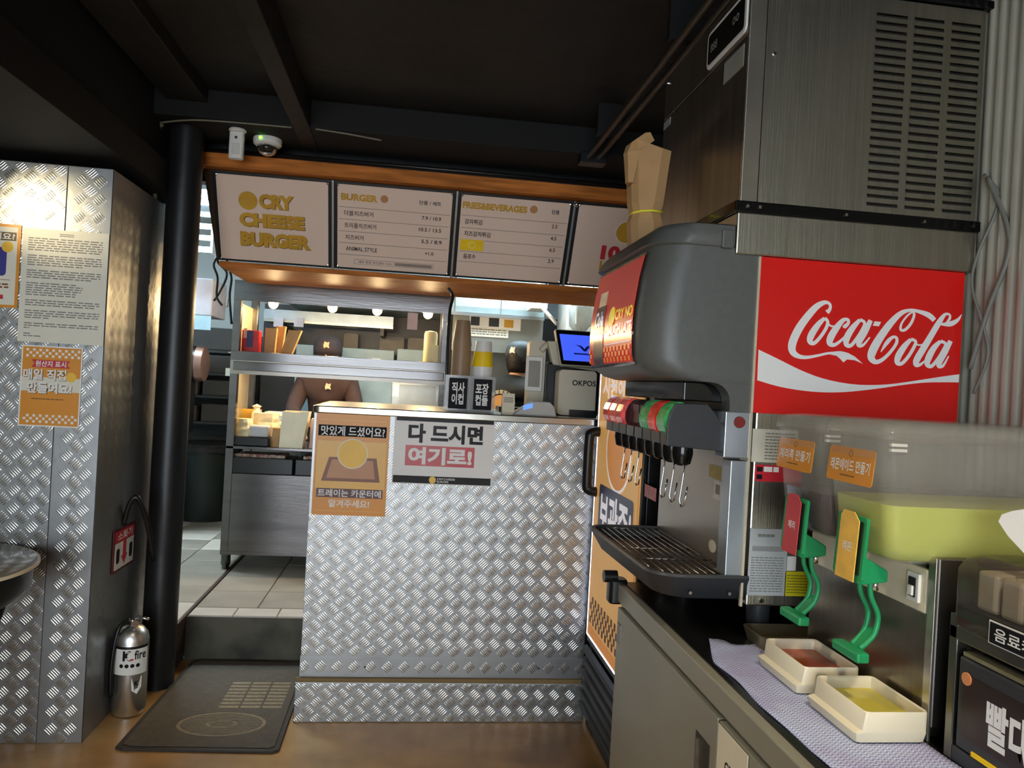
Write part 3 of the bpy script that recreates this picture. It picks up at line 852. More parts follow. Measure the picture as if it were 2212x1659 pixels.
# ================================================================== CABINET
cb = thing('back_cabinet', 'long grey steel cabinet under the drinks machine, doors facing left', 'cabinet', (.98, 1.2, 0))
CABM = mat('cabinet_steel', (158, 154, 136), .40, .35, var=.08, scale=3, bump=.03, bscale=40)
M().box(.645, 1.335, .25, 2.215, .10, .800).build('carcass', CABM, cb)
M().box(.67, 1.32, .27, 2.19, .0, .10).build('plinth', BLK, cb)
M().box(.630, 1.335, .25, 2.232, .800, .850).build('top_rail', CABM, cb, bevel=.003)
M().box(.652, 1.335, .252, 2.225, .8495, .8530).build('worktop', mat('dark_worktop', (40, 38, 36), .25, .6, var=.1), cb)
for j, (ya, yb) in enumerate(((1.450, 2.200), (.705, 1.440), (.26, .695))):
    d = M().box(.630, .645, ya, yb, .115, .786).build('door', CABM, cb, bevel=.002)
    if j == 0:
        M().box(.6285, .632, 1.480, 1.556, .56, .716).build('handle_recess', mat('recess_shade', (64, 62, 52), .4, .6), d, bevel=.001)  # shade of the recess painted as a plate in darkened cabinet colour
        M().box(.6255, .630, 1.536, 1.546, .57, .706).build('handle_lip', STEEL, d)
        M().box(.6270, .6305, 2.150, 2.188, .69, .745).build('hinge', STEELD, d)
lb = thing('door_label', 'cream printed card stuck on the cabinet door edge', 'label', (.628, 1.40, .6))
FD = Fr((.6280, 1.41, .60), (0, -1, 0), (0, 0, 1))
M().rect(FD, -.028, -.12, .105, .182, 0, .0012).build('card', CREAM, lb)
text(FD, 'CRY', (.01, .105, .062, .128), INK, lb, .0016)
text(FD, 'CHEESE', (.005, .076, .080, .099), INK, lb, .0016)
text(FD, 'BURGER', (.005, .048, .080, .071), INK, lb, .0016)
bp = thing('rubber_bumper', 'black rubber corner bumper on the far end of the cabinet', 'bumper', (.63, 2.24, .83))
M().prism(rrect(.606, 2.205, .66, 2.262, .014), .79, .862, 'Z').build('pad', BLK, bp, smooth=True, bevel=.006)
M().lathe([(0, -.02), (.018, -.02), (.018, .02), (0, .02)], (.612, 2.238, .866), 14, 'X').build('knob', BLK, bp, smooth=True)

# ================================================================== DISPLAY COOLER
ck = thing('display_cooler', 'upright drinks cooler with an orange printed door beside the counter', 'cooler', (1.07, 2.85, 0))
M().box(.80, 1.330, 2.52, 3.195, .0, 1.60).build('body', BLK, ck, bevel=.004)
dr = M().box(.785, .80, 2.53, 3.19, .36, 1.58).build('door', BLK, ck, bevel=.003)
FK = Fr((.785, 3.175, 0), (0, -1, 0), (0, 0, 1))
LED = mat('led_edge', (214, 224, 255), .4, emit=3.0, var=.01)
OLIT = mat('lit_door_print', (226, 172, 96), .4, emit=.35, var=.03)
OLIT2 = mat('lit_door_print_orange', (220, 142, 56), .4, emit=.35, var=.03)
WLIT = mat('lit_white_print', (240, 236, 240), .4, emit=.4)
M().rect(FK, 0, .395, .630, 1.57, 0, .003).build('door_print', OLIT, dr)
M().rect(FK, -.006, .388, 0, 1.57, 0, .005).rect(FK, 0, .388, .63, .395, 0, .005).build('edge_light', LED, dr)
M().rect(FK, .0, .395, .63, .44, .003, .0035).rect(FK, .615, .44, .63, 1.57, .003, .0035).rect(FK, 0, .44, .012, 1.57, .003, .0035).build('print_border', OLIT2, dr)
M().slab(FK, rrect(.085, .800, .575, 1.036, .02), .0048, .0052).build('navy_box', mat('navy_print', (62, 60, 84), .4, emit=.2), dr)
text(FK, '보관중!', (.105, .825, .558, 1.012), WLIT, dr, .0057, bold=.03)
M().disc(FK, .335, 1.195, .180, .0036, .004, rv=.165, k=40).build('disc_outline', WLIT, dr)
M().disc(FK, .335, 1.195, .168, .004, .0044, rv=.153, k=40).build('printed_disc', OLIT2, dr)
text(FK, '시원하게', (.05, 1.385, .50, 1.49), WLIT, dr, .005, bold=.03)
mm = M()
for i in range(4):
    for k in range(12):
        mm.rect(FK, .03 + k * .05 + (i % 2) * .025, .45 + i * .028, .055 + k * .05 + (i % 2) * .025, .478 + i * .028, .004, .0044) if .055 + k * .05 + (i % 2) * .025 < .61 else None
stuff(mm.build('printed_checks', BROWN, dr))
for i in range(6):
    M().prism([(.788, .06 + i * .048), (.772, .07 + i * .048), (.772, .094 + i * .048), (.788, .100 + i * .048)], 2.53, 3.19, 'Y').build('base_slat', GREYD, ck)
hp = [(.785, 3.155, 1.245), (.748, 3.155, 1.235), (.740, 3.155, 1.21), (.740, 3.155, 1.03), (.748, 3.155, 1.00), (.785, 3.155, .99)]
M().tube(smoothpath(hp, 4), .021, 10).build('handle', BLK, dr, smooth='all')

# ================================================================== SODA DISPENSER
sd = thing('soda_dispenser', 'charcoal and steel fountain drinks machine with red cola side panel', 'drinks machine', (1.05, 2.03, .853))
YN, YB = 1.72, 2.35
M().box(.800, 1.322, YN, YB, .932, 1.752).build('body', STEELV, sd, bevel=.004)
for x, y in ((.86, 1.78), (1.26, 1.78), (.86, 2.29), (1.26, 2.29)):
    M().lathe([(0, 0), (.022, 0), (.022, .008), (.028, .03), (.028, .08), (0, .08)], (x, y, .853), 16).build('foot', mat('foot_grey', (62, 64, 66), .4, .4), sd, smooth=True)
# rounded hood, widening towards the front
def hood_ring(z, xf, yn, yf, r, xb=.798):
    pts = [(xb, yn, z)]
    for i in range(7):
        t = math.radians(270 - 90 * i / 6)
        pts.append((xf + r + r * math.cos(t), yn + r + r * math.sin(t), z))
    for i in range(7):
        t = math.radians(180 - 90 * i / 6)
        pts.append((xf + r + r * math.cos(t), yf - r + r * math.sin(t), z))
    pts.append((xb, yf, z))
    return pts
def hood_x(z):
    k = [(1.452, .600), (1.46, .565), (1.478, .535), (1.50, .524), (1.56, .520), (1.62, .522), (1.70, .532), (1.775, .548)]
    for (a, p), (b, q) in zip(k, k[1:]):
        if z <= b:
            return p + (q - p) * max(0, (z - a)) / (b - a)
    return k[-1][1]
hz = (1.452, 1.46, 1.478, 1.50, 1.53, 1.56, 1.59, 1.62, 1.66, 1.70, 1.74, 1.768)
hood = M().loft([hood_ring(z, hood_x(z), YN, 2.33, .085) for z in hz]).build('hood', GREY, sd, smooth=True)
M().loft([hood_ring(1.768, .536, YN - .006, 2.34, .085, .721), hood_ring(1.772, .530, YN - .009, 2.343, .088, .721), hood_ring(1.800, .545, YN - .009, 2.343, .09, .721), hood_ring(1.818, .562, YN - .006, 2.338, .09, .721), hood_ring(1.824, .585, YN + .01, 2.32, .08, .721)]).build('hood_lid', GREY, sd, smooth=True)
M().box(.688, .718, YN - .015, YN - .004, 1.764, 1.808).build('lid_clip', GREY, sd, bevel=.004)
arch = [(.798, 1.4518), (.685, 1.4518)] + [(.690 + .044 * math.sin(t * math.pi / 12), 1.407 + .044 * math.cos(t * math.pi / 12)) for t in range(7)] + [(.735, 1.386), (.798, 1.386)]
M().prism(arch, YN + .0004, YN + .05, 'Y').build('hood_arm', GREY, sd, smooth=True)
M().prism(arch, 2.29, 2.34, 'Y').build('hood_arm', GREY, sd, smooth=True)
# printed front screen, bowed with the hood
def sp(u, v, n):     # u from the far end towards the camera, v up
    z = 1.492 + v
    return (hood_x(z) - .003 - n, 2.262 - u, z)
class Bow:
    def p(s, u, v, n=0):
        return Vector(sp(u, v, n))
FB = Bow()
def bowed(name, mt, u0, v0, u1, v1, n, parent, k=14):
    vs, fs = [], []
    for i in range(k + 1):
        v = v0 + (v1 - v0) * i / k
        vs += [sp(u0, v, n), sp(u1, v, n)]
    fs = [(2 * i, 2 * i + 1, 2 * i + 3, 2 * i + 2) for i in range(k)]
    return M().add(vs, fs).build(name, mt, parent, smooth='all')
SREDM = mat('screen_red', (206, 40, 40), .25, emit=0.18, var=.05, scale=6)
scr = bowed('screen', SREDM, 0, 0, .45, .262, .002, sd)
bowed('screen_border', BLKG, -.008, -.008, .456, .268, .0005, sd)
def btext(s, box, mt, bold=.03):
    text(FB, s, box, mt, scr, .0045, bold=bold)
SW = mat('screen_white', (226, 218, 250), .3, emit=0.3)
SY = mat('screen_yellow', (240, 220, 60), .3, emit=0.3)
SP_ = mat('screen_purple', (60, 40, 62), .25, emit=.12, var=.3, scale=20)
bowed('printed_cup', SP_, .055, .0, .165, .165, .0032, scr)
bowed('printed_foam', mat('screen_foam', (220, 196, 160), .3, emit=0.2, var=.2, scale=30), .075, .165, .160, .205, .0032, scr)
btext('Cola', (.062, .105, .158, .150), SW)
bowed('gold_line', mat('screen_gold', (240, 190, 90), .3, emit=0.3), .05, .086, .20, .089, .004, scr)
btext('CRY NO', (.285, .112, .448, .140), SY)
btext('LAUGH LATE', (.215, .074, .448, .102), SW)
M().add([sp(.25 + .03 * math.cos(t * math.pi / 10), .126 + .026 * math.sin(t * math.pi / 10), .0042) for t in range(20)], [tuple(range(20))]).build('printed_disc', SY, scr)
mm = M()
SO = mat('screen_orange', (240, 140, 50), .3, emit=0.2)
for i in range(3):
    for k in range(13):
        u = .0 + k * .035 + (i % 2) * .0175
        if .05 < u + .017 and u < .165 or u > .425:
            continue
        mm.add([sp(u, .004 + i * .014, .0042), sp(u + .0175, .004 + i * .014, .0042), sp(u + .0175, .016 + i * .014, .0042), sp(u, .016 + i * .014, .0042)], [(0, 1, 2, 3)])
stuff(mm.build('printed_checks', SO, scr))
bowed('rule', SW, .19, .050, .445, .0525, .004, scr)
# steel backsplash, side strips
bs = M().box(.786, .800, YN + .045, YB, .975, 1.404).build('backsplash', mat('backsplash_steel', (168, 158, 142), .34, .7, var=.06, scale=2, bump=.03, bscale=30), sd)
FBk = Fr((.786, 2.33, 0), (0, -1, 0), (0, 0, 1))
def stick(F, poly, mt, nm, parent, n=.0015):
    return M().slab(F, poly, 0, n).build(nm, mt, parent)
def backq(x0, y0, x1, y1):
    a = FBk.uv(x0, (y0 + y1) / 2)
    b = FBk.uv(x1, (y0 + y1) / 2)
    zz = sorted((FBk.uv((x0 + x1) / 2, y0)[1], FBk.uv((x0 + x1) / 2, y1)[1]))
    return [(a[0], zz[0]), (b[0], zz[0]), (b[0], zz[1]), (a[0], zz[1])]
stick(FBk, backq(1532, 1006, 1566, 1035), mat('sticker_yellow', (186, 158, 40), .4, var=.15, scale=80), 'sticker', bs)
st = stick(FBk, backq(1543, 1038, 1560, 1080), WHITEP, 'sticker', bs)
stick(Fr(FBk.p(0, 0, .0015), FBk.U, FBk.V), backq(1547, 1047, 1556, 1068), mat('sticker_grey', (150, 144, 120), .5), 'sticker_print', st, .0005)
stick(FBk, backq(1393, 1050, 1418, 1078), mat('sticker_red', (206, 92, 80), .4, var=.2, scale=60), 'sticker', bs)
q = FBk.uv(1539, 1180)
M().disc(FBk, q[0], q[1], .022, 0, .0015, rv=.016).build('oval_sticker', CREAM, bs)
ub = M().box(.724, .788, YN - .004, YN + .05, 1.278, 1.386).build('lock_bracket', GALV, sd, bevel=.002)
M().lathe([(0, -.006), (.0125, -.006), (.014, 0), (.014, .004), (0, .004)], (.758, YN - .004, 1.366 - .004), 20, 'Y').build('red_button', mat('button_red', (128, 40, 36), .4), ub, smooth=True)
M().box(.744, .784, YN - .002, YN + .05, 1.000, 1.272).build('corner_strip', GALV, sd, bevel=.002)
# drip tray
def tray_ring(z, g, xb=.80):
    return [(xb, 1.708 + g, z)] + [(.565 + g + .075 + .075 * math.cos(math.radians(270 - 15 * i)), 1.708 + g + .075 + .075 * math.sin(math.radians(270 - 15 * i)), z) for i in range(7)] + \
           [(.553 + g + .06 + .06 * math.cos(math.radians(180 - 15 * i)), 2.335 - g - .06 + .06 * math.sin(math.radians(180 - 15 * i)), z) for i in range(7)] + [(xb, 2.335 - g, z)]
dt = M().loft([tray_ring(.938, .045), tray_ring(.945, .03), tray_ring(.998, 0), tray_ring(1.004, .003), tray_ring(1.004, .012), tray_ring(.972, .02)]).build('drip_tray', GREYD, sd, smooth=True)
M().loft([tray_ring(.9722, .021), tray_ring(.9735, .022)]).build('tray_floor', mat('tray_floor', (40, 28, 26), .4), dt)
WIRE = mat('rack_wire', (150, 148, 138), .25, .9)
for i in range(10):
    x = .588 + i * .0205
    y0, y1 = (1.80 if i == 0 else 1.745, 2.275 if i == 0 else 2.315)
    M().tube([(x, y0, .999), (x, y1, .999)], .0019, 6).build('rack_wire', WIRE, dt, smooth='all')
for y in (1.725, 1.905, 2.03, 2.318):
    M().tube([(.60 if y in (1.725, 2.318) else .583, y, .9955), (.786, y, .9955)], .0026, 6).build('rack_bar', WIRE, dt, smooth='all')
for x, y in ((.66, YN - .010), (.755, YN - .010)):
    M().lathe([(0, 0), (.004, 0), (.004, .004), (0, .004)], (x, y, .962), 10, 'Y').build('screw', STEELD, dt)
# valves
VP = [(.606, 1.398), (.684, 1.400), (.706, 1.377), (.725, 1.351), (.728, 1.291), (.590, 1.298), (.589, 1.341), (.594, 1.372)]
M().prism(VP, 1.728, 1.738, 'Y').build('valve_end_cover', GREYD, sd, bevel=.002)
M().box(.665, .786, 1.738, 2.335, 1.30, 1.385).build('valve_rail', BLK, sd)
arc = [(.60 + .0, 1.325), (.592, 1.330), (.586, 1.345), (.586, 1.362), (.594, 1.382), (.606, 1.396), (.622, 1.402)]
vcol = [('green', (60, 150, 84)), ('red', (214, 44, 36)), ('green', (60, 150, 84)), None, None, ('pink', (206, 74, 70)), ('salmon', (226, 108, 88)), ('rust', (206, 66, 46))]
for k, (yc, vc) in enumerate(zip((1.775, 1.848, 1.921, 1.996, 2.072, 2.152, 2.228, 2.302), vcol)):
    w = .033
    va = M().prism([(.600, 1.298), (.600, 1.326), (.612, 1.335), (.612, 1.385), (.635, 1.398), (.684, 1.398), (.70, 1.36), (.70, 1.298)], yc - w, yc + w, 'Y').build('valve_%s' % (vc[0] if vc else 'blank'), BLK if vc is None else GREYD, sd)
    va.name = 'valve'
    if vc:
        cm = mat('valve_lens_' + vc[0], vc[1], .15, var=.35, scale=45, emit=.12)
        vs = []
        for x, z in arc:
            vs += [(x, yc - w + .004, z), (x, yc + w - .004, z)]
        nb = len(arc)
        for x, z in arc:
            vs += [(x + .012, yc - w + .004, z - .002), (x + .012, yc + w - .004, z - .002)]
        fs = [(2 * i, 2 * i + 1, 2 * i + 3, 2 * i + 2) for i in range(nb - 1)]
        fs += [(2 * i, 2 * i + 2, 2 * nb + 2 * i + 2, 2 * nb + 2 * i) for i in range(nb - 1)] + [(2 * i + 1, 2 * nb + 2 * i + 1, 2 * nb + 2 * i + 3, 2 * i + 3) for i in range(nb - 1)]
        M().add(vs, fs).build('flavour_lens', cm, va)
    M().lathe([(.0, .0), (.024, 0), (.026, -.02), (.021, -.045), (.012, -.05), (0, -.05)], (.645, yc, 1.300), 16).build('nozzle', BLKG, va, smooth=True)
    if vc:
        M().tube([(.66, yc + .012, 1.285), (.655, yc + .012, 1.22), (.648, yc + .010, 1.165), (.652, yc + .006, 1.150), (.655, yc - .004, 1.155), (.660, yc - .008, 1.20)], .0022, 6).build('lever', CHROME, va, smooth='all')
M().box(.640, .799, YN + .052, 2.288, 1.405, 1.451).build('valve_canopy', BLKG, sd, bevel=.003)  # black box added to paint the shade under the hood
# red cola panel on the near side
side = Fr((0, YN - .001, 0), (1, 0, 0), (0, 0, 1))
M().rect(side, .787, 1.386, 1.310, 1.752, -.001, .003).build('cola_panel', RED, sd)
M().box(.783, .789, YN - .006, YN + .002, .932, 1.752).build('corner_trim', mat('trim_pale', (214, 204, 178), .35, .4), sd)
def cc(x, y):
    u, v = side.uv(1580 + x / 3.5, 500 + y / 3.5)
    return min(max(u, .7895), 1.3095), v
mm = M()
wave_t = smoothpath([(200, 893), (350, 965), (500, 1040), (650, 1100), (800, 1138), (950, 1158), (1100, 1160), (1250, 1148), (1450, 1118), (1600, 1095), (1752, 1075)], 4)
wave_b = smoothpath([(190, 1125), (300, 1158), (400, 1182), (550, 1205), (700, 1216), (850, 1214), (1000, 1200), (1150, 1181), (1300, 1159), (1450, 1143), (1600, 1140), (1750, 1142)], 4)
LAYER = [.0034]
def ribbon(pts, k=5):
    P = smoothpath(pts, k)
    L, Rr = [], []
    for i, (x, y, w) in enumerate(P):
        a, b = P[max(i - 1, 0)], P[min(i + 1, len(P) - 1)]
        dx, dy = b[0] - a[0], b[1] - a[1]
        n = math.hypot(dx, dy) or 1
        # pen nib held at an angle, as in pointed script
        L.append(cc(x - dy / n * w / 2, y + dx / n * w / 2))
        Rr.append(cc(x + dy / n * w / 2, y - dx / n * w / 2))
    n0 = len(P)
    LAYER[0] += .00006
    mm.add([side.p(u, v, LAYER[0] + 4e-7 * (i % n0)) for i, (u, v) in enumerate(L + Rr)], [(i, i + 1, n0 + i + 1, n0 + i) for i in range(n0 - 1)])
def fillband(T, B, k=60):
    def samp(P, t):
        f = t * (len(P) - 1)
        i = min(int(f), len(P) - 2)
        return tuple(a + (b - a) * (f - i) for a, b in zip(P[i], P[i + 1]))
    vs = [side.p(*cc(*samp(T, i / k)), .0034) for i in range(k + 1)] + [side.p(*cc(*samp(B, i / k)), .0034) for i in range(k + 1)]
    mm.add(vs, [(i, i + 1, k + 2 + i, k + 1 + i) for i in range(k)])
fillband(wave_t, wave_b)
ribbon([(722, 606, 8), (716, 612, 34), (736, 592, 26), (742, 562, 22), (725, 541, 24), (690, 540, 34), (635, 572, 48), (575, 637, 56), (515, 718, 60), (472, 800, 62), (452, 865, 60), (460, 913, 50), (500, 943, 36), (560, 952, 26), (640, 940, 20), (720, 922, 18), (780, 918, 18)])
fillband([(740, 912), (790, 906), (818, 905), (846, 910), (876, 919), (928, 947), (987, 1000)], [(740, 930), (788, 940), (815, 962), (840, 990), (868, 968), (925, 973), (987, 1001)])
for dx, dy in ((0, 0),):
    ribbon([(700, 655, 24), (650, 705, 42), (600, 780, 52), (588, 830, 42), (618, 845, 30), (665, 800, 26), (708, 735, 26), (722, 685, 24), (700, 655, 24)])
    ribbon([(722, 690, 12), (745, 715, 14), (785, 715, 14), (820, 690, 12)])
ribbon([(842, 730, 10), (848, 722, 30), (876, 695, 24), (874, 668, 22), (838, 672, 32), (788, 730, 48), (745, 800, 54), (738, 845, 44), (772, 858, 28), (825, 822, 20), (880, 765, 14)])
ribbon([(965, 668, 26), (910, 730, 44), (868, 800, 50), (862, 852, 38), (894, 864, 28), (940, 812, 26), (985, 740, 26), (1000, 690, 22), (965, 668, 26)])
ribbon([(1046, 672, 34), (1005, 755, 46), (962, 828, 46), (958, 862, 32), (990, 858, 20), (1040, 800, 10)])
fillband([(1076, 679), (1126, 685)], [(1062, 713), (1108, 718)], 4)
ribbon([(1527, 672, 36), (1480, 632, 40), (1400, 604, 26), (1340, 597, 24), (1270, 622, 38), (1190, 702, 52), (1112, 810, 60), (1062, 900, 64), (1050, 955, 54), (1085, 987, 36), (1140, 965, 28), (1200, 905, 24), (1240, 845, 24), (1240, 805, 22), (1208, 802, 24), (1165, 845, 30), (1122, 912, 6)])
ribbon([(1358, 600, 16), (1374, 630, 20), (1350, 695, 22), (1305, 744, 22), (1272, 742, 20), (1280, 695, 16), (1322, 638, 14), (1365, 606, 12)])
ribbon([(1350, 815, 26), (1300, 870, 44), (1256, 940, 50), (1246, 990, 38), (1280, 998, 28), (1330, 945, 26), (1372, 875, 26), (1385, 832, 22), (1350, 815, 26)])
ribbon([(1376, 850, 12), (1420, 860, 12), (1450, 845, 10)])
ribbon([(1732, 628, 4), (1700, 672, 26), (1645, 700, 38), (1575, 702, 16)])
ribbon([(1600, 712, 10), (1640, 662, 20), (1640, 630, 16), (1605, 630, 24), (1560, 690, 42), (1500, 790, 46), (1440, 890, 50), (1393, 970, 50), (1388, 1008, 36), (1420, 1006, 22), (1470, 965, 10)])
ribbon([(1572, 830, 26), (1522, 882, 44), (1482, 955, 50), (1472, 1005, 38), (1504, 1018, 28), (1552, 965, 26), (1595, 895, 26), (1610, 850, 22), (1572, 830, 26)])
ribbon([(1648, 828, 34), (1608, 905, 46), (1566, 982, 46), (1560, 1018, 32), (1592, 1014, 20), (1634, 942, 10)])
lo = mm.build('cola_script', WHITE, sd)
sc2 = Fr((0, YN - .001, 0), (1, 0, 0), (0, 0, 1))
def lab(x0, z0, x1, z1, mt, nm='label_sticker', n=.0015):
    return M().rect(sc2, x0, z0, x1, z1, 0, n).build(nm, mt, sd)
lab(.793, 1.271, .905, 1.349, mat('label_white', (206, 202, 182), .45))
dashes(M(), Fr((0, YN - .0026, 0), (1, 0, 0), (0, 0, 1)), (.825, 1.276, .90, 1.343), 9, 0, h=.4, seed=21).build('label_print', GREYP, sd)
lab(.804, 1.226, .92, 1.265, mat('label_red', (196, 40, 52), .4))
M().rect(sc2, .808, 1.249, .822, 1.260, .0015, .002).rect(sc2, .808, 1.231, .822, 1.242, .0015, .002).build('label_mark', INK, sd)
M().rect(sc2, .825, 1.249, .846, 1.261, .0015, .002).rect(sc2, .849, 1.249, .862, 1.261, .0015, .002).build('label_box', WHITE, sd)
lab(.800, .958, .895, 1.115, mat('spec_plate', (192, 196, 196), .4, .2))
mm = dashes(M(), Fr((0, YN - .0026, 0), (1, 0, 0), (0, 0, 1)), (.806, .965, .888, 1.05), 14, 0, h=.4, seed=5)
for i in range(34):
    mm.rect(sc2, .808 + i * .0023, 1.062, .8092 + i * .0023, 1.074, .0015, .002)
dashes(mm, Fr((0, YN - .0026, 0), (1, 0, 0), (0, 0, 1)), (.82, 1.092, .862, 1.106), 1, 0, h=.5, seed=8)
stuff(mm.build('label_print', GREYP, sd))
lab(.896, 1.018, .918, 1.052, WHITEP)
lab(.893, .958, .955, 1.016, mat('label_yellow', (206, 196, 24), .45))
dashes(M(), Fr((0, YN - .0026, 0), (1, 0, 0), (0, 0, 1)), (.898, .963, .950, 1.010), 7, 0, h=.35, seed=15).build('label_print', mat('olive_print', (120, 110, 30), .5), sd)
for x in (.838, 1.1):
    M().lathe([(0, -.003), (.005, -.003), (.006, 0), (0, 0)], (x, YN, .945), 12, 'Y').build('screw', CHROME, sd, smooth=True)

# ================================================================== ICE MAKER
ic = thing('ice_maker', 'tall stainless ice maker with louvred side on top of the drinks machine', 'ice maker', (1.03, 2.03, 1.752))
M().box(.724, 1.332, YN - .010, 2.36, 1.7535, 1.852).build('adapter_box', STEELV, ic, bevel=.004)
M().box(.716, 1.340, YN - .012, 2.37, 1.852, 1.878).build('base_trim', BLKG, ic, bevel=.003)
for x in (.745, .775, .99, 1.19, 1.318):
    M().lathe([(0, -.003), (.004, -.003), (.004, 0), (0, 0)], (x, YN - .012, 1.865), 10, 'Y').build('screw', CHROME, ic)
M().box(.748, 1.330, YN + .004, 2.355, 1.878, 2.395).build('body', mat('ice_body_dark', (44, 42, 38), .5), ic)
front = M().box(.735, .748, YN + .006, 2.350, 1.880, 2.272).build('front_door', STEELD, ic, bevel=.002)
M().box(.735, .748, YN + .006, 2.350, 2.276, 2.395).build('control_fascia', STEELD, ic, bevel=.002)
M().box(.731, .772, YN - .003, YN + .008, 1.878, 2.395).build('corner_post', mat('post_bright', (206, 200, 186), .22, .9), ic, bevel=.002)
slots = [(a, b, z) for a, b in ((1.046, 1.126), (1.144, 1.222), (1.242, 1.318)) for z in [1.899 + .0197 * i for i in range(24)]]
# near side sheet with real openings between the slots
sh = M()
zz = [1.878] + [z for i in range(24) for z in (1.899 + .0197 * i - .0045, 1.899 + .0197 * i + .0045)] + [2.392]
xs = [.774, 1.046, 1.126, 1.144, 1.222, 1.242, 1.318, 1.331]
for i in range(len(zz) - 1):
    if i % 2 == 0:
        sh.box(xs[0], xs[7], YN - .002, YN, zz[i], zz[i + 1])
    else:
        for a, b in ((0, 1), (2, 3), (4, 5), (6, 7)):
            sh.box(xs[a], xs[b], YN - .002, YN, zz[i], zz[i + 1])
sh.build('side_panel', STEELV, ic)
lv = None
for a, b, z in slots:
    if lv is None:
        o = M().add([(-.039, 0, .0045), (.039, 0, .0045), (.036, -.006, .001), (-.036, -.006, .001)], [(0, 1, 2, 3)]).add([(-.039, .0015, .0045), (.039, .0015, .0045), (.036, -.005, .0), (-.036, -.005, .0)], [(3, 2, 1, 0)]).build('louvre', STEELV, ic, local=True)
        lv = o.data
    else:
        o = bpy.data.objects.new('louvre', lv)
        COL.objects.link(o)
        o.parent = ic
    o.location = Vector(((a + b) / 2, YN - .002, z)) - ic.location
M().box(1.02, 1.345, YN - .012, YN + .02, 2.395, 2.415).build('top_trim', BLKG, ic, bevel=.003)
M().box(.735, 1.332, YN, 2.355, 2.395, 2.408).build('top_panel', STEELD, ic)
FI = Fr((.735, 2.355, 0), (0, -1, 0), (0, 0, 1))
def fib(y1, y0):
    return 2.355 - y1, 2.355 - y0
a, b = fib(1.985, 1.735)
cp = M().slab(FI, rrect(a, 2.285, b, 2.385, .018), 0, .006).build('control_frame', WHITEP, ic, bevel=.002)
M().slab(FI, rrect(a + .012, 2.296, b - .012, 2.374, .010), .006, .0075).build('control_panel', BLKG, cp)
text(FI, '888', (a + .03, 2.322, a + .075, 2.345), GREYP, cp, .008)
text(FI, 'oo', (b - .08, 2.33, b - .04, 2.35), GREYP, cp, .008)
a, b = fib(1.87, 1.752)
M().rect(FI, a, 2.208, b, 2.262, 0, .0012).build('paper_label', mat('paper_grey', (150, 152, 138), .5), ic)
M().rect(FI, .008, 2.245, .07, 2.268, 0, .0012).build('brand_plate', mat('plate_grey', (168, 170, 166), .4, .3), ic)
for y, z in ((2.33, 2.388),):
    M().lathe([(0, -.003), (.004, -.003), (.004, 0), (0, 0)], (.735, y, z), 10, 'X').build('screw', CHROME, ic)
M().lathe([(0, -.003), (.004, -.003), (.004, 0), (0, 0)], (.795, YN - .002, 2.23), 10, 'Y').build('screw', CHROME, ic)

# rolled kraft bags with a rubber band on the hood
kb = thing('paper_bag_bundle', 'bundle of folded kraft paper bags tied with a yellow rubber band', 'paper bags', (.62, 2.12, 1.824))
def bagring(z, x0, x1, y0, y1, sk=0):
    return [(x0, y0 + .02, z), (x0 + .015, y0, z + sk), (x1 - .03, y0, z), (x1, y0 + .015, z), (x1, y1, z), (x0, y1, z)]
M().loft([bagring(1.825, .585, .672, 2.09, 2.15), bagring(1.90, .578, .668, 2.085, 2.15), bagring(1.925, .585, .662, 2.09, 2.145), bagring(1.95, .577, .668, 2.085, 2.15), bagring(2.05, .570, .676, 2.08, 2.155, .01), bagring(2.10, .560, .680, 2.075, 2.16, .02)]).build('bag', KRAFT, kb)
M().loft([[(.555, 2.10, 2.00), (.560, 2.085, 2.00), (.572, 2.08, 2.0), (.57, 2.13, 2.0)], [(.548, 2.11, 2.085), (.553, 2.085, 2.085), (.585, 2.075, 2.09), (.58, 2.13, 2.09)],
          [(.556, 2.12, 2.11), (.565, 2.09, 2.115), (.625, 2.075, 2.12), (.62, 2.13, 2.12)], [(.60, 2.12, 2.142), (.603, 2.09, 2.145), (.615, 2.085, 2.145), (.612, 2.12, 2.142)]]).build('folded_bag', KRAFT, kb)
M().tube([(.584, 2.108, 1.922), (.600, 2.086, 1.924), (.635, 2.086, 1.928), (.664, 2.10, 1.93), (.664, 2.147, 1.93), (.584, 2.147, 1.925)], .0035, 6, closed=True).build('rubber_band', mat('rubber_band_yellow', (232, 220, 60), .4), kb, smooth='all')
for i, (pts, r, l_) in enumerate((
        ([(1.335, 1.70, 1.99), (1.345, 1.66, 1.92), (1.33, 1.70, 1.80), (1.318, 1.70, 1.72), (1.33, 1.67, 1.62), (1.338, 1.66, 1.55), (1.33, 1.69, 1.46)], .0035, 'thin grey cable looping beside the red cola panel'),
        ([(1.336, 1.69, 1.98), (1.343, 1.63, 1.86), (1.343, 1.62, 1.78), (1.332, 1.66, 1.66), (1.325, 1.70, 1.52)], .0055, 'thicker grey hose hanging on the corrugated wall'))):
    tag(M().tube(smoothpath(pts), r).build('hose', mat('hose_grey', (122, 122, 114), .45), smooth='all'), l_, 'hose')

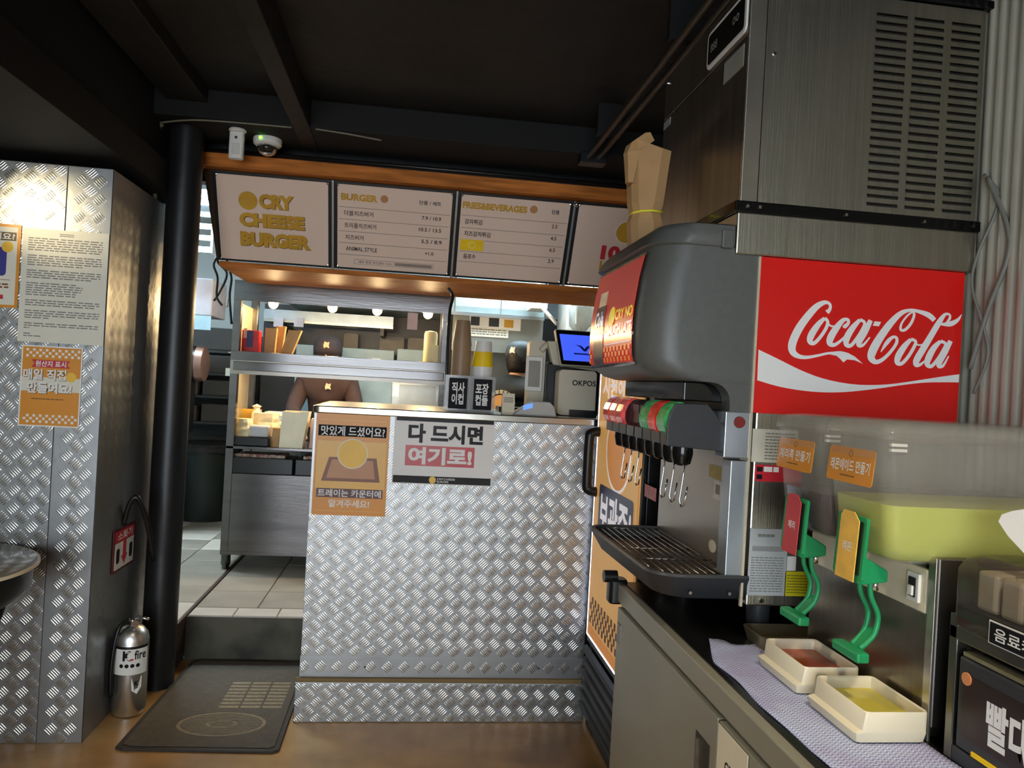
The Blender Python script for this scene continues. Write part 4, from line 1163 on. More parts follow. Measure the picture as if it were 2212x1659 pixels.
# ================================================================== JUICE DISPENSER
jd = thing('juice_dispenser', 'twin tank juice dispenser with steel base at the near end of the cabinet', 'juice dispenser', (1.1, 1.41, .853))
M().box(.908, 1.335, 1.222, 1.612, .853, 1.138).build('base', STEELD, jd, bevel=.003)
M().box(.900, .908, 1.216, 1.616, .856, 1.064).build('front_panel', mat('juice_front_steel', (138, 130, 116), .26, 1.0, var=.1, scale=2, stretch=(1, 30, 1)), jd, bevel=.001)
fa = M().box(.898, .908, 1.228, 1.616, 1.064, 1.140).build('fascia', CREAM, jd, bevel=.002)
sw = M().box(.893, .900, 1.243, 1.275, 1.078, 1.128).build('switch_plate', WHITEP, fa, bevel=.001)
M().box(.891, .8935, 1.250, 1.268, 1.086, 1.120).build('switch_well', BLK, fa)
M().box(.887, .892, 1.252, 1.266, 1.088, 1.106).build('rocker', WHITEP, fa, bevel=.002)
M().box(.897, .902, 1.205, 1.224, .853, 1.165).build('corner_edge', mat('post_bright', (206, 200, 186), .22, .9), jd, bevel=.001)
M().box(.902, .975, 1.205, 1.222, .875, 1.165).build('side_panel', STEELD, jd, bevel=.003)
M().lathe([(0, -.004), (.006, -.004), (.007, 0), (0, 0)], (.935, 1.205, .895), 12, 'Y').build('screw', CHROME, jd, smooth=True)
TANK = mat('clear_tank', (196, 190, 176), .12, var=.03, alpha=.19, spec=.6)
TLID = mat('clear_tank_lid', (190, 186, 172), .16, var=.03, alpha=.22, spec=.6)
def tank_ring(z, x0, x1, y0, y1, r):
    return [(x, y, z) for x, y in rrect(x0, y0, x1, y1, r, 5)]
def tank(yc, level, liq, nm, tp):
    y0, y1 = yc - .098, yc + .098
    def lv_(z, g):
        t = (1.385 - z) / .22
        return tank_ring(z, .788 + .028 * t + g, 1.30 - g, y0 + .006 * t + g, y1 - .006 * t - g, .026)
    zs = [1.150, 1.157, 1.172, 1.25, 1.31, 1.36]
    gs = [.016, .006, 0, 0, 0, 0]
    tk = M().loft([lv_(z, g) for z, g in zip(zs, gs)], cap=True).build('tank', TANK, jd, smooth=True)
    M().loft([lv_(1.36, -.004), lv_(1.364, -.005), lv_(1.378, -.001), lv_(1.390, .012), lv_(1.394, .03)]).build('lid', TLID, tk, smooth=True)
    ls = [1.153, 1.161, 1.176] + [1.176 + (level - 1.176) * i / 3 for i in (1, 2, 3)]
    M().loft([lv_(z, .004 + g) for z, g in zip(ls, [.014, .004, 0, 0, 0, 0])]).build('juice', liq, tk, smooth=True)
    M().box(.90, .935, yc - .02, yc + .02, 1.135, 1.152).build('cooling_neck', WHITEP, tk)
    for z in (1.352, 1.343):
        M().box(.801, .83, y0 - .003, y0 + .004, z, z + .005).build('catch', mat('catch_clear', (228, 224, 210), .2, alpha=.7), tk)
    # printed label on the front of the tank
    Fz = Fr((.796, yc, 1.32), (0, -1, 0), (.10, 0, 1))
    lb_ = M().slab(Fz, rrect(-.080, -.044, .066, .020, .006), .000, .0012).build('label', ORANGE, tk)
    text(Fz, nm, (-.070, -.024, .056, -.002), WHITE, lb_, .0017, bold=.02)
    M().ring(Fz, -.008, .0095, .005, .0062, .0012, .0016, k=16).build('printed_ring', GOLDD, lb_)
    dashes(M(), Fz, (-.035, -.034, .012, -.029), 1, .0013, seed=2).build('printed_line', GOLDD, lb_)
    # tap
    cm, word = tp
    ty, tz = yc - .012, 1.150
    tb_ = M().prism([(.848, tz - .042), (.80, tz - .048), (.79, tz - .045), (.788, tz - .002), (.80, tz + .004), (.848, tz - .022)], ty - .030, ty + .030, 'Y').build('tap_body', GREEN, jd, bevel=.003)
    Ft = Fr((.786, ty, tz + .012), (0, -1, 0), (.06, 0, 1))
    M().slab(Ft, rrect(-.046, -.052, .044, .060, .006), -.010, -.004).build('tap_frame', GREEN, tb_)
    M().slab(Ft, rrect(-.037, -.042, .037, .052, .004), -.0039, -.003).build('painted_gap_shade', mat('tap_green_shade', (12, 48, 30), .5), tb_)  # dark green sheet paints the shade inside the open tap frame
    cd_ = M().slab(Ft, [(-.028, -.055), (.030, -.055), (.030, .052), (.012, .066), (-.020, .066), (-.028, .056)], .0, .002).build('flavour_card', cm, tb_)
    text(Ft, word, (-.012, -.005, .016, .012), WHITE, cd_, .0024, bold=.02)
    M().tube([(.83, ty - .02, tz - .04), (.83, ty - .02, tz - .058)], .006, 8).build('tap_pin', CHROME, tb_, smooth='all')
    for s_ in (-.016, .016):
        M().tube(smoothpath([(.822, ty + s_, tz - .035), (.826, ty + s_, tz - .070), (.842, ty + s_ * .95, tz - .105), (.836, ty + s_ * .9, tz - .140), (.812, ty + s_ * .8, tz - .165)]), .0048, 8).build('tap_lever', GREEN, tb_, smooth='all')
    M().prism([(.806, tz - .172), (.842, tz - .130), (.846, tz - .134), (.812, tz - .176)], ty - .014, ty + .014, 'Y').build('lever_web', GREEN, tb_)
    M().box(.790, .814, ty - .042, ty + .042, tz - .182, tz - .164).build('lever_pad', GREEN, tb_, bevel=.004)
    return tk
LEMON = mat('lemonade', (192, 196, 78), .2, var=.03, scale=4)
CHERRY = mat('cherry_syrup', (44, 22, 34), .15, var=.1)
tank(1.508, 1.238, CHERRY, '체리콕 만들기', (mat('card_red', (200, 66, 72), .4), '체리'))
tank(1.303, 1.250, LEMON, '레몬에이드 만들기', (mat('card_yellow', (240, 190, 84), .4, var=.1, scale=30), '레몬'))

# drip cups under the taps
def drip(y0, y1, juice, lab_):
    t = thing('drip_cup', lab_, 'drip tray', (.82, (y0 + y1) / 2, .857), 'drip cups under the taps')
    z0 = .8575
    def rg(z, gx, gy, gx1=0):
        return [(x, y, z0 + z) for x, y in rrect(.757 + gx, y0 + gy, .888 - gx1, y1 - gy, .008, 2)]
    M().loft([rg(0, .004, .004, .002), rg(.016, 0, 0), rg(.020, .012, .001), rg(.050, .016, 0), rg(.052, .018, .001, .001), rg(.050, .021, .004, .004), rg(.012, .026, .010, .010)]).build('shell', CREAM, t, smooth=True)
    M().loft([rg(.0300, .0235, .0065, .0065), rg(.0315, .0232, .0062, .0062)]).build('juice', juice, t)
    return t
drip(1.190, 1.352, mat('lemon_drip', (206, 190, 74), .15), 'cream drip cup holding yellow juice, nearer one on the blue cloth')
drip(1.392, 1.560, mat('orange_drip', (204, 84, 34), .15), 'cream drip cup holding orange juice, farther one on the blue cloth')

# blue cloth with a woven zigzag
def cloth_mat():
    mt = bpy.data.materials.new('zigzag_cloth')
    mt.use_nodes = True
    nt = mt.node_tree
    b = nt.nodes['Principled BSDF']
    tc = nt.nodes.new('ShaderNodeTexCoord')
    sx = nt.nodes.new('ShaderNodeSeparateXYZ')
    nt.links.new(tc.outputs['Object'], sx.inputs[0])
    def mth(op, a, b_=None):
        n = nt.nodes.new('ShaderNodeMath')
        n.operation = op
        for i, q in enumerate((a, b_)):
            if q is None:
                continue
            if isinstance(q, (int, float)):
                n.inputs[i].default_value = q
            else:
                nt.links.new(q, n.inputs[i])
        return n.outputs[0]
    zig = mth('PINGPONG', sx.outputs['X'], .005)
    s = mth('ADD', sx.outputs['Y'], zig)
    st_ = mth('PINGPONG', s, .0042)
    st_ = mth('MULTIPLY', st_, 1 / .0042)
    nz = nt.nodes.new('ShaderNodeTexNoise')
    nz.inputs['Scale'].default_value = 9
    nt.links.new(tc.outputs['Object'], nz.inputs['Vector'])
    rp = nt.nodes.new('ShaderNodeValToRGB')
    rp.color_ramp.elements[0].color = lin((128, 136, 190))
    rp.color_ramp.elements[1].color = lin((222, 230, 246))
    nt.links.new(st_, rp.inputs['Fac'])
    mx = nt.nodes.new('ShaderNodeMixRGB')
    mx.blend_type = 'MULTIPLY'
    r2 = nt.nodes.new('ShaderNodeValToRGB')
    r2.color_ramp.elements[0].position = .35
    r2.color_ramp.elements[1].position = .6
    r2.color_ramp.elements[0].color = (.78, .68, .78, 1)
    r2.color_ramp.elements[1].color = (1, 1, 1, 1)
    nt.links.new(nz.outputs['Fac'], r2.inputs['Fac'])
    mx.inputs[0].default_value = .8
    nt.links.new(rp.outputs['Color'], mx.inputs[1])
    nt.links.new(r2.outputs['Color'], mx.inputs[2])
    nt.links.new(mx.outputs[0], b.inputs['Base Color'])
    bn = nt.nodes.new('ShaderNodeBump')
    bn.inputs['Strength'].default_value = .5
    bn.inputs['Distance'].default_value = .003
    nt.links.new(st_, bn.inputs['Height'])
    nt.links.new(bn.outputs['Normal'], b.inputs['Normal'])
    b.inputs['Roughness'].default_value = .85
    return mt
nx, ny_ = 14, 40
vs, fs = [], []
for j in range(ny_ + 1):
    y = .90 + .785 * j / ny_
    xl = .668 + .003 * math.sin(j * .5) + (.03 * max(0, (j - 34) / 6)) + .03 * max(0, (14 - j) / 14)
    for i in range(nx + 1):
        x = xl + (.890 - xl) * i / nx
        lift = .010 * max(0, (j - 36) / 4) * max(0, 1 - i / 4)
        on = .75 < x < .895 and 1.18 < y < 1.57
        z = .8545 + (0 if on else .0012 + .0012 * math.sin(i * 1.9 + j * .7)) + lift
        vs.append((x, y + .012 * math.sin(i * .8) * (j == ny_), z))
for j in range(ny_):
    for i in range(nx):
        a = j * (nx + 1) + i
        fs.append((a, a + 1, a + nx + 2, a + nx + 1))
cl = M().add(vs, fs).build('wipe_cloth', cloth_mat(), smooth='all')
cl.modifiers.new('solid', 'SOLIDIFY').thickness = .0018
tag(cl, 'blue and lilac zigzag wiping cloth under the drip cups', 'cloth')
pn = thing('steel_pan', 'shallow beige steel pan under the drinks machine', 'pan', (.98, 1.78, .853))
M().loft([[(x, y, .8535) for x, y in rrect(.81, 1.635, 1.20, 1.738, .02)], [(x, y, .885) for x, y in rrect(.80, 1.630, 1.21, 1.743, .02)], [(x, y, .885) for x, y in rrect(.807, 1.635, 1.203, 1.738, .02)], [(x, y, .858) for x, y in rrect(.816, 1.640, 1.194, 1.732, .02)]]).build('pan', mat('pan_beige', (150, 138, 110), .35, .7), pn, smooth=True)

# ================================================================== ORGANISER AT THE RIGHT EDGE
og2 = thing('straw_organiser', 'steel framed straw and lid organiser at the right edge of the cabinet', 'organiser', (1.0, .95, .853))
OST = mat('organiser_steel', (120, 118, 108), .3, .9, var=.08)
M().box(.893, .912, 1.142, 1.160, .853, 1.088).build('post', OST, og2, bevel=.002)
M().box(.893, .912, .60, .615, .853, 1.088).build('post', OST, og2, bevel=.002)
M().box(.893, 1.20, .60, 1.160, 1.048, 1.070).build('shelf', OST, og2, bevel=.002)
M().box(.92, 1.20, .60, 1.155, .855, 1.045).build('back_box', BLK, og2)
M().box(.893, .915, .615, 1.142, .8535, .880).build('lower_rail', GREYD, og2, bevel=.003)
FO = Fr((.893, 1.135, 0), (0, -1, 0), (0, 0, 1))
dw = M().rect(FO, .006, .884, .50, 1.028, -.02, .004).build('straw_drawer', GREYD, og2, bevel=.004)
M().rect(FO, .012, 1.030, .50, 1.036, -.02, .002).build('gold_rail', mat('rail_pale', (186, 176, 140), .3, .7), dw)
M().rect(FO, .020, .905, .50, 1.004, .004, .006).build('sign_plate', mat('sign_brown_black', (44, 30, 28), .35), dw)
text(FO, '빨대', (.072, .916, .158, .985), WHITE, dw, .0066, bold=.035)
M().disc(FO, .028, .998, .010, .006, .008).build('orange_knob', mat('knob_orange', (214, 138, 84), .4), dw)
M().rect(FO, .045, .885, .30, .892, .004, .007).build('yellow_strip', PATCH, dw)
SMOKE = mat('smoked_acrylic', (86, 80, 70), .12, var=.05, alpha=.45, spec=.6)
lbx = thing('lid_box', 'smoked clear box of cup sleeves standing on the organiser', 'container', (1.0, .95, 1.07))
M().loft([[(x, y, z) for x, y in rrect(.884 + g, .66 + g, 1.18 - g, 1.150 - g, .02)] for z, g in ((1.071, .004), (1.076, 0), (1.165, 0), (1.182, .008), (1.190, .025))]).build('box', SMOKE, lbx, smooth=True)
for i in range(6):
    tag(M().box(.905, 1.10, 1.078 - i * .05, 1.120 - i * .05, 1.106, 1.168).build('cup_sleeve', mat('sleeve_tan', (206, 186, 154), .6), bevel=.006), 'tan paper cup sleeve in the smoked box, %s from the juice dispenser' % ('first', 'second', 'third', 'fourth', 'fifth', 'sixth')[i], 'cup sleeve', 'cup sleeves in the smoked box')
M().box(.892, 1.16, .68, 1.142, 1.073, 1.105).build('dark_base', BLK, lbx)
FO2 = Fr((.8825, 1.135, 0), (0, -1, 0), (0, 0, 1))
M().rect(FO2, .075, 1.0715, .36, 1.106, 0, .002).build('sign_border', WHITEP, lbx)
M().rect(FO2, .078, 1.0735, .357, 1.104, .002, .003).build('sign_plate', INK, lbx)
text(FO2, '음료캐리어', (.088, 1.079, .215, 1.099), WHITE, lbx, .0036, bold=.015)
ts = M().slab(Fr((.935, 1.045, 1.19), (.3, -1, 0), (0.1, 0, 1)), smoothpath([(0.01, 0), (-.06, .058), (-.02, .085), (.06, .095), (.12, .03), (.06, -.005)], 3), 0, .002)
tag(ts.build('paper_napkin', WHITE), 'white paper napkin sticking up from the smoked box', 'napkin')

# ================================================================== ON THE COUNTER
ZC = 1.292
ACR = mat('clear_acrylic', (226, 232, 234), .06, var=.02, alpha=.22, spec=.7)
ac = thing('cup_rack', 'clear acrylic cup rack with black printed labels on the counter', 'cup rack', (.21, 3.37, ZC))
ax0, ax1, _, az1 = pb(963, 812, 1068, 893, 3.34)
for a, b in ((ax0, (ax0 + ax1) / 2 - .002), ((ax0 + ax1) / 2 + .002, ax1)):
    M().box(a, b, 3.34, 3.345, ZC, az1).build('front_sheet', ACR, ac)
    M().box(a + .012, b - .012, 3.3355, 3.3395, ZC + .012, az1 - .012).build('label_card', INK, ac)
M().box(ax0, ax1, 3.44, 3.445, ZC, az1).build('back_sheet', ACR, ac)
for x in (ax0 - .004, (ax0 + ax1) / 2 - .002, ax1):
    M().box(x, x + .004, 3.338, 3.445, ZC, az1).build('divider', ACR, ac)
FA = Fr((0, 3.3350, 0), (1, 0, 0), (0, 0, 1))
xm_ = (ax0 + ax1) / 2
for s, x0 in (('직사\n이컵', ax0 + .024), ('포장\n컵들', xm_ + .022)):
    text(FA, s, (x0, ZC + .03, x0 + .056, az1 - .03), WHITE, ac, .0006, bold=.03)
ORD = ('first', 'second', 'third', 'fourth', 'fifth', 'sixth', 'seventh', 'eighth', 'ninth', 'tenth', 'eleventh', 'twelfth', 'thirteenth', 'fourteenth')
def cups(name, lab_, grp, cx, cy, z0, n, r0, r1, dz, h, mt, top_lab=None, band=None):
    first = None
    for i in range(n):
        if first is None:
            first = M().lathe([(r0 * .98, 0), (r0 * 1.03, 0), (r0 * 1.03, .006), (r1, h), (r1 * .9, h), (r1 * .88, h - .004)], (0, 0, 0), 24).build(name, mt, smooth=True)
            o = first
        else:
            o = first.copy()
            COL.objects.link(o)
        o.location = (cx, cy, z0 + i * dz)
        tag(o, (lab_ + ', %s from the bottom' % ORD[i]) if i < n - 1 or not top_lab else top_lab, 'cup', grp)
    if band:
        R0 = r0 * 1.03
        f0, f1 = .06, .62
        M().lathe([(R0 + (r1 - R0) * f0 + .0015, h * f0 - .003), (R0 + (r1 - R0) * f1 + .0015, h * f1 - .003), (R0 + (r1 - R0) * f1, h * f1 - .002), (R0 + (r1 - R0) * f0, h * f0 - .002)], (0, 0, 0), 24).build('printed_band', band, o, smooth=True, local=True)
p_ = at(997, 760, 'Y', 3.50)
cups('brown_cup', 'brown paper cup in the tall stack behind the acrylic rack', 'brown cups in the tall stack', p_.x, 3.50, ZC, 14, .043, .032, .0225, .115, mat('brown_cup', (150, 122, 92), .4, var=.15, scale=6))
p_ = at(1043, 780, 'Y', 3.50)
cups('white_cup', 'white paper cup in the short stack behind the acrylic rack', 'white cups in the short stack', p_.x, 3.50, ZC, 12, .047, .036, .018, .120, WHITEP, 'white cup with a yellow band on top of the short stack', PATCH)
# till
ti = thing('cash_register', 'beige cash register with blue customer screen on the counter', 'cash register', (.62, 3.5, ZC))
X_, X2_, Z_, Z2_ = pb(1206, 800, 1287, 906, 3.44)
M().slab(Fr((0, 3.44, 0), (1, 0, 0), (0, 0, 1)), rrect(X_, ZC + .004, X2_, Z2_, .018), -.10, 0).build('printer_case', BEIGE, ti, smooth=True)
FT = Fr((0, 3.44, 0), (1, 0, 0), (0, 0, 1))
text(FT, 'OKPOS', FT.bx(1236, 822, 1287, 834), INK, ti, .0012, bold=.02)
M().rect(FT, *[v for v in (FT.bx(1229, 886, 1287, 902))], 0, .012).build('paper_slot', BLK, ti)
X_, X2_, Z_, Z2_ = pb(1180, 785, 1295, 905, 3.56)
M().box(X_, X2_, 3.56, 3.66, ZC, Z2_).build('stand', BLK, ti, bevel=.01)
X_, X2_, Z_, Z2_ = pb(1195, 740, 1290, 800, 3.56)
M().slab(Fr((0, 3.555, 0), (1, 0, 0), (0, 0, 1)), [(X_, Z_ + .02), (X2_, Z_), (X2_, Z2_), (X_ - .03, Z2_)], -.06, 0).build('neck_case', BEIGE, ti, bevel=.006)
V_ = Vector((-.18, .35, 1)).normalized()
q0 = at(1216, 785, 'Y', 3.50)
FTs = Fr(q0, (1, .10, 0), (-.16, .30, 1))
M().slab(FTs, rrect(-.012, -.008, .215, .170, .008), -.022, -.002).build('screen_back', BEIGE, ti)
sc_ = M().slab(FTs, rrect(-.008, -.004, .212, .166, .006), -.002, 0).build('bezel', BLKG, ti)
M().rect(FTs, .006, .016, .200, .146, 0, .0012).build('blue_screen', mat('blue_screen', (64, 92, 232), .3, emit=.9, var=.04), sc_)
SCI = mat('screen_ink', (22, 30, 120), .4, emit=.1)
M().slab(FTs, [(.075, .098), (.105, .092), (.118, .078), (.131, .092), (.161, .098), (.140, .086), (.124, .066), (.112, .066), (.096, .086)], .0012, .0016).build('screen_emblem', SCI, sc_)
dashes(M(), FTs, (.062, .046, .17, .058), 1, .0012, h=.7, gap=.1, seed=12).build('screen_caption', SCI, sc_)
cr = thing('card_terminal', 'beige payment terminal with receipt roll beside the cash register', 'card terminal', (.45, 3.6, ZC))
X_, X2_, Z_, Z2_ = pb(1141, 735, 1200, 882, 3.62)
M().slab(Fr((0, 3.62, 0), (1, 0, 0), (0, 0, 1)), rrect(X_, ZC + .02, at(1177, 800, 'Y', 3.62).x, Z2_, .018), -.09, 0).build('case', BEIGE, cr, smooth=True)
X_, X2_, Z_, Z2_ = pb(1136, 770, 1172, 845, 3.60)
M().box(X_, X2_, 3.600, 3.62, Z_, Z2_).build('side_reader', WHITEP, cr, bevel=.004)
M().box(X_ + .012, X2_ - .012, 3.598, 3.601, Z_ + .02, Z2_ - .02).build('reader_slot', mat('slot_grey', (150, 146, 134), .5), cr)
X_, X2_, Z_, Z2_ = pb(1168, 745, 1204, 830, 3.60)
M().tube(smoothpath([(X_, 3.605, Z2_ - .03), (X_ + .03, 3.605, Z2_), (X2_, 3.605, Z2_ - .02)]), .014).build('arm', BEIGE, cr, smooth='all')
M().box(.40, .52, 3.58, 3.72, ZC, ZC + .022).build('foot', BLK, cr)
cdr = thing('card_reader', 'grey wedge card reader with small blue display on the counter edge', 'card reader', (.5, 3.32, ZC))
X_, X2_, Z_, Z2_ = pb(1107, 868, 1200, 904, 3.30)
M().prism([(X_, ZC), (X2_, ZC), (X2_ - .01, ZC + .04), (X2_ - .03, ZC + .062), (X_ + .085, ZC + .062), (X_ + .02, ZC + .018)], 3.27, 3.36, 'Y').build('case', mat('reader_grey', (176, 176, 170), .4), cdr, bevel=.004)
M().slab(Fr((X_ + .062, 3.2695, ZC + .038), (1, 0, .32), (0, 0, 1)), rrect(-.022, -.010, .022, .012, .003), 0, .0015).build('display', mat('reader_blue', (110, 160, 240), .3, emit=.6), cdr)
X_, X2_, Z_, Z2_ = pb(1085, 850, 1112, 896, 3.31)
rc = thing('tent_card', 'small cream folded price card on the counter before the staff member', 'card', (X_, 3.32, ZC))
M().prism([(3.305, ZC), (3.325, Z2_), (3.329, Z2_), (3.350, ZC)], X_, X2_, 'X').build('card', CREAM, rc)
dashes(M(), Fr((X_, 3.305, ZC), (1, 0, 0), (0, .2, .95)), (.006, .05, X2_ - X_ - .006, .075), 3, .001, seed=6).build('card_print', GREYP, rc)
cbl = M().tube(smoothpath([at(968, 622, 'Y', 3.9), at(978, 640, 'Y', 3.9), at(972, 670, 'Y', 3.86), at(968, 720, 'Y', 3.84), at(965, 800, 'Y', 3.82), at(962, 872, 'Y', 3.84)]), .008)
tag(cbl.build('power_cable', BLK, smooth='all'), 'black cable hanging from the header beside the burger pass', 'cable')

# ================================================================== BURGER PASS
PSTEEL = mat('pass_steel', (102, 100, 99), .24, 1.0, var=.12, scale=1.5, stretch=(1, 1, 12), bump=.03, bscale=10)
pu = thing('pass_shelf', 'stainless pass-through shelf unit with heat lamps behind the counter', 'shelf unit', (-.45, 5.05, .219))
PX0, PX1, PY0, PY1 = -1.095, .200, 4.78, 5.32
for x, y in ((PX0 + .03, PY0 + .03), (PX1 - .03, PY0 + .03), (PX0 + .03, PY1 - .03), (PX1 - .03, PY1 - .03)):
    M().lathe([(0, 0), (.022, 0), (.022, .02), (.028, .03), (.028, .11), (0, .11)], (x, y, .219), 14).build('foot', PSTEEL, pu, smooth=True)
M().box(PX0, PX1, PY0, PY1, .310, .330).build('bottom_shelf', PSTEEL, pu)
M().box(PX0, PX1, PY0 + .004, PY0 + .012, .312, .797).build('front_panel', PSTEEL, pu, bevel=.002)
M().box(PX0, PX1, PY0 + .02, PY1, .780, .797).build('lower_deck', PSTEEL, pu)
for k in range(2):
    M().box(PX0 + .01 + k * .40, PX0 + .395 + k * .40, PY0 + .006, PY0 + .25, .799, .895).build('bin', BLK, pu, bevel=.004)
    M().box(PX0 + .05 + k * .40, PX0 + .34 + k * .40, PY0 + .05, PY0 + .22, .895, .912).build('bin_contents', mat('packets', (150, 80, 70), .6, col2=(200, 190, 170), scale=40), pu)
M().box(PX0, PX1, PY0, PY1, .945, .962).build('worktop', PSTEEL, pu, bevel=.002)
for x in (PX0, PX1 - .045):
    M().box(x, x + .045, PY0, PY0 + .045, .330, 1.955).build('post', PSTEEL, pu, bevel=.002)
    M().box(x, x + .045, PY1 - .045, PY1, .330, 1.955).build('post', PSTEEL, pu, bevel=.002)
M().box(PX0 + .006, PX0 + .012, PY0 + .045, PY1 - .045, .962, 1.83).build('warm_lit_side_sheet', mat('warm_lit_side_sheet', (200, 184, 150), .4, .4), pu)  # cream colour puts the warm lamp light into the sheet
M().box(PX0 + .02, PX1 - .02, PY0 + .002, PY1, 1.505, 1.520).build('upper_shelf', PSTEEL, pu)
M().box(PX0, PX1, PY0 - .006, PY0 + .004, 1.478, 1.532).build('ticket_rail', PSTEEL, pu, bevel=.002)
M().box(PX0 + .02, PX1 - .02, PY0 - .018, PY0 - .006, 1.418, 1.470).build('ticket_rail', PSTEEL, pu, bevel=.003)
M().box(PX0, PX1, PY0 - .002, PY0 + .006, 1.395, 1.480).build('shelf_fascia', STEELD, pu)
M().box(PX0, PX1, PY0 - .004, PY1, 1.945, 1.957).build('top_sheet', PSTEEL, pu)
M().box(PX0, PX1, PY0 - .004, PY0 + .004, 1.835, 1.945).build('top_fascia', PSTEEL, pu, bevel=.001)
M().box(PX0 + .05, PX1 - .05, PY0 - .008, PY0 - .004, 1.885, 1.890).build('fascia_rib', PSTEEL, pu)
M().box(PX0, PX1, PY0 + .004, PY1, 1.925, 1.932).build('lamp_ceiling', mat('lamp_ceiling', (206, 190, 156), .4, .5), pu)
HOT = mat('heat_bulb', (255, 206, 120), .4, emit=30)
for k, px in enumerate((590, 718, 815, 925)):
    x = at(px, 672, 'Y', 5.0).x
    hb = M().lathe([(0.012, .0), (.016, -.03), (.042, -.075), (.040, -.075), (.013, -.03)], (x, 5.0, 1.925), 18).build('lamp_shade', PSTEEL, pu, smooth=True)
    M().ball((x, 5.0, 1.845), .030, n=14, k=8).build('bulb', HOT, hb, smooth='all')
    light('heat_lamp_light', 'POINT', (x, 5.0, 1.80), 10, (1.0, .70, .36), .03)

M().box(PX0 + .05, PX1 - .05, PY0 + .10, PY0 + .13, 1.490, 1.504).build('strip_lamp', mat('warm_strip', (255, 222, 170), .4, emit=5, var=.01), pu)
light('strip_lamp_light', 'AREA', (-.5, PY0 + .115, 1.484), 9, (1.0, .78, .48), 1.0, .03, aim=(-.5, PY0 + .115, 0))

def blob(name, label, cat, x0, y0, x1, y1, Y, d, mt, taper=.9, group=None, top=0, zf=None):
    """a soft folded packet filling a pixel box"""
    X0_, X1_, Z0_, Z1_ = pb(x0, y0, x1, y1, Y)
    if zf is not None:
        Z0_ = zf
    cx, w = (X0_ + X1_) / 2, (X1_ - X0_) / 2
    rg_ = random.Random(int(x0 * 7 + y0))
    rings = []
    for i in range(6):
        t = i / 5
        k = 1 - (1 - taper) * t
        k *= .96 + .06 * rg_.random()
        ring = []
        for a in range(12):
            an = 2 * math.pi * a / 12
            q = max(abs(math.cos(an)), abs(math.sin(an)))
            jx = .92 + .14 * rg_.random()
            ring.append((cx + w * k * jx * math.cos(an) / q + top * t, Y + d / 2 + d / 2 * k * jx * math.sin(an) / q, Z0_ + (Z1_ - Z0_) * t))
        rings.append(ring)
    return tag(M().loft(rings).build(name, mt), label, cat, group)

def bag(label, x0, y0, x1, y1, Y, d, lean, mt, group='paper bags on the upper shelf', zf=None):
    """standing open paper bag with gusset folds"""
    X0_, X1_, Z0_, Z1_ = pb(x0, y0, x1, y1, Y)
    if zf is not None:
        Z0_ = zf
    w = (X1_ - X0_)
    rings = []
    for i, t in enumerate((0, .05, .35, .7, 1.0)):
        s = lean * t
        g = .25 * d * (t > .05) * .5
        z = Z0_ + (Z1_ - Z0_) * t
        a, b = X0_ + s, X0_ + w * (.86 + .14 * t) + s
        rings.append([(a, Y, z), ((a + b) / 2, Y + .004, z - .006 * t), (b, Y, z + .004 * t), (b - g, Y + d / 2, z), (b, Y + d, z), ((a + b) / 2, Y + d, z), (a, Y + d, z), (a + g, Y + d / 2, z)])
    return tag(M().loft(rings, cap=False).build('paper_bag', mt), label, 'paper bag', group)
US = 1.521
bag('brown paper bag on the pass shelf, leftmost of three', 572, 708, 597, 756, 4.90, .05, 0, KRAFT, zf=US)
bag('brown paper bag on the pass shelf, middle of three', 592, 704, 612, 756, 4.96, .05, .01, KRAFT, zf=US)
bag('brown paper bag leaning right on the pass shelf', 606, 712, 634, 758, 4.88, .05, .045, KRAFT, zf=US)
bt = thing('wooden_board', 'flat wooden board under the paper bags on the pass shelf', 'board', (-.82, 4.86, US))
M().box(-.86, -.70, 4.83, 4.86, US, US + .008).build('plank', KRAFT, bt)
rb = thing('sauce_box', 'red and blue box at the left end of the pass shelf', 'box', (-.95, 4.9, US))
X_, X2_, Z_, Z2_ = pb(522, 713, 559, 757, 4.86)
M().box(X_, X2_, 4.86, 4.95, US, Z2_).build('carton', mat('box_red', (206, 34, 38), .4), rb, bevel=.003)
M().box(X_ + .03, X2_ - .035, 4.855, 4.86, US + .04, Z2_ - .004).build('blue_panel', mat('box_blue', (46, 42, 98), .4), rb)
M().box(X_ + .01, X_ + .03, 4.857, 4.86, Z2_ - .05, Z2_ + .01).build('white_flap', mat('box_flap', (236, 180, 160), .5), rb)
wr = thing('wrapped_roll', 'pale yellow wrapped roll standing at the right end of the shelf', 'roll', (.07, 4.88, US))
p_ = at(930, 745, 'Y', 4.88)
M().lathe([(0, 0), (.040, 0), (.043, .01), (.042, .19), (.036, .205), (0, .21)], (p_.x, 4.88, US), 20).build('roll', mat('roll_yellow', (244, 226, 168), .5), wr, smooth=True)
M().box(p_.x + .01, p_.x + .05, 4.836, 4.842, US + .0, US + .12).build('loose_end', mat('roll_yellow', (1, 1, 1)), wr)
sl = M().box(*pb(880, 676, 902, 712, 4.755)[:2], 4.755, 4.757, *pb(880, 676, 902, 712, 4.755)[2:])
tag(sl.build('order_slip', mat('slip_pink', (222, 190, 178), .6)), 'pink order slip taped on the pass top fascia', 'paper slip')

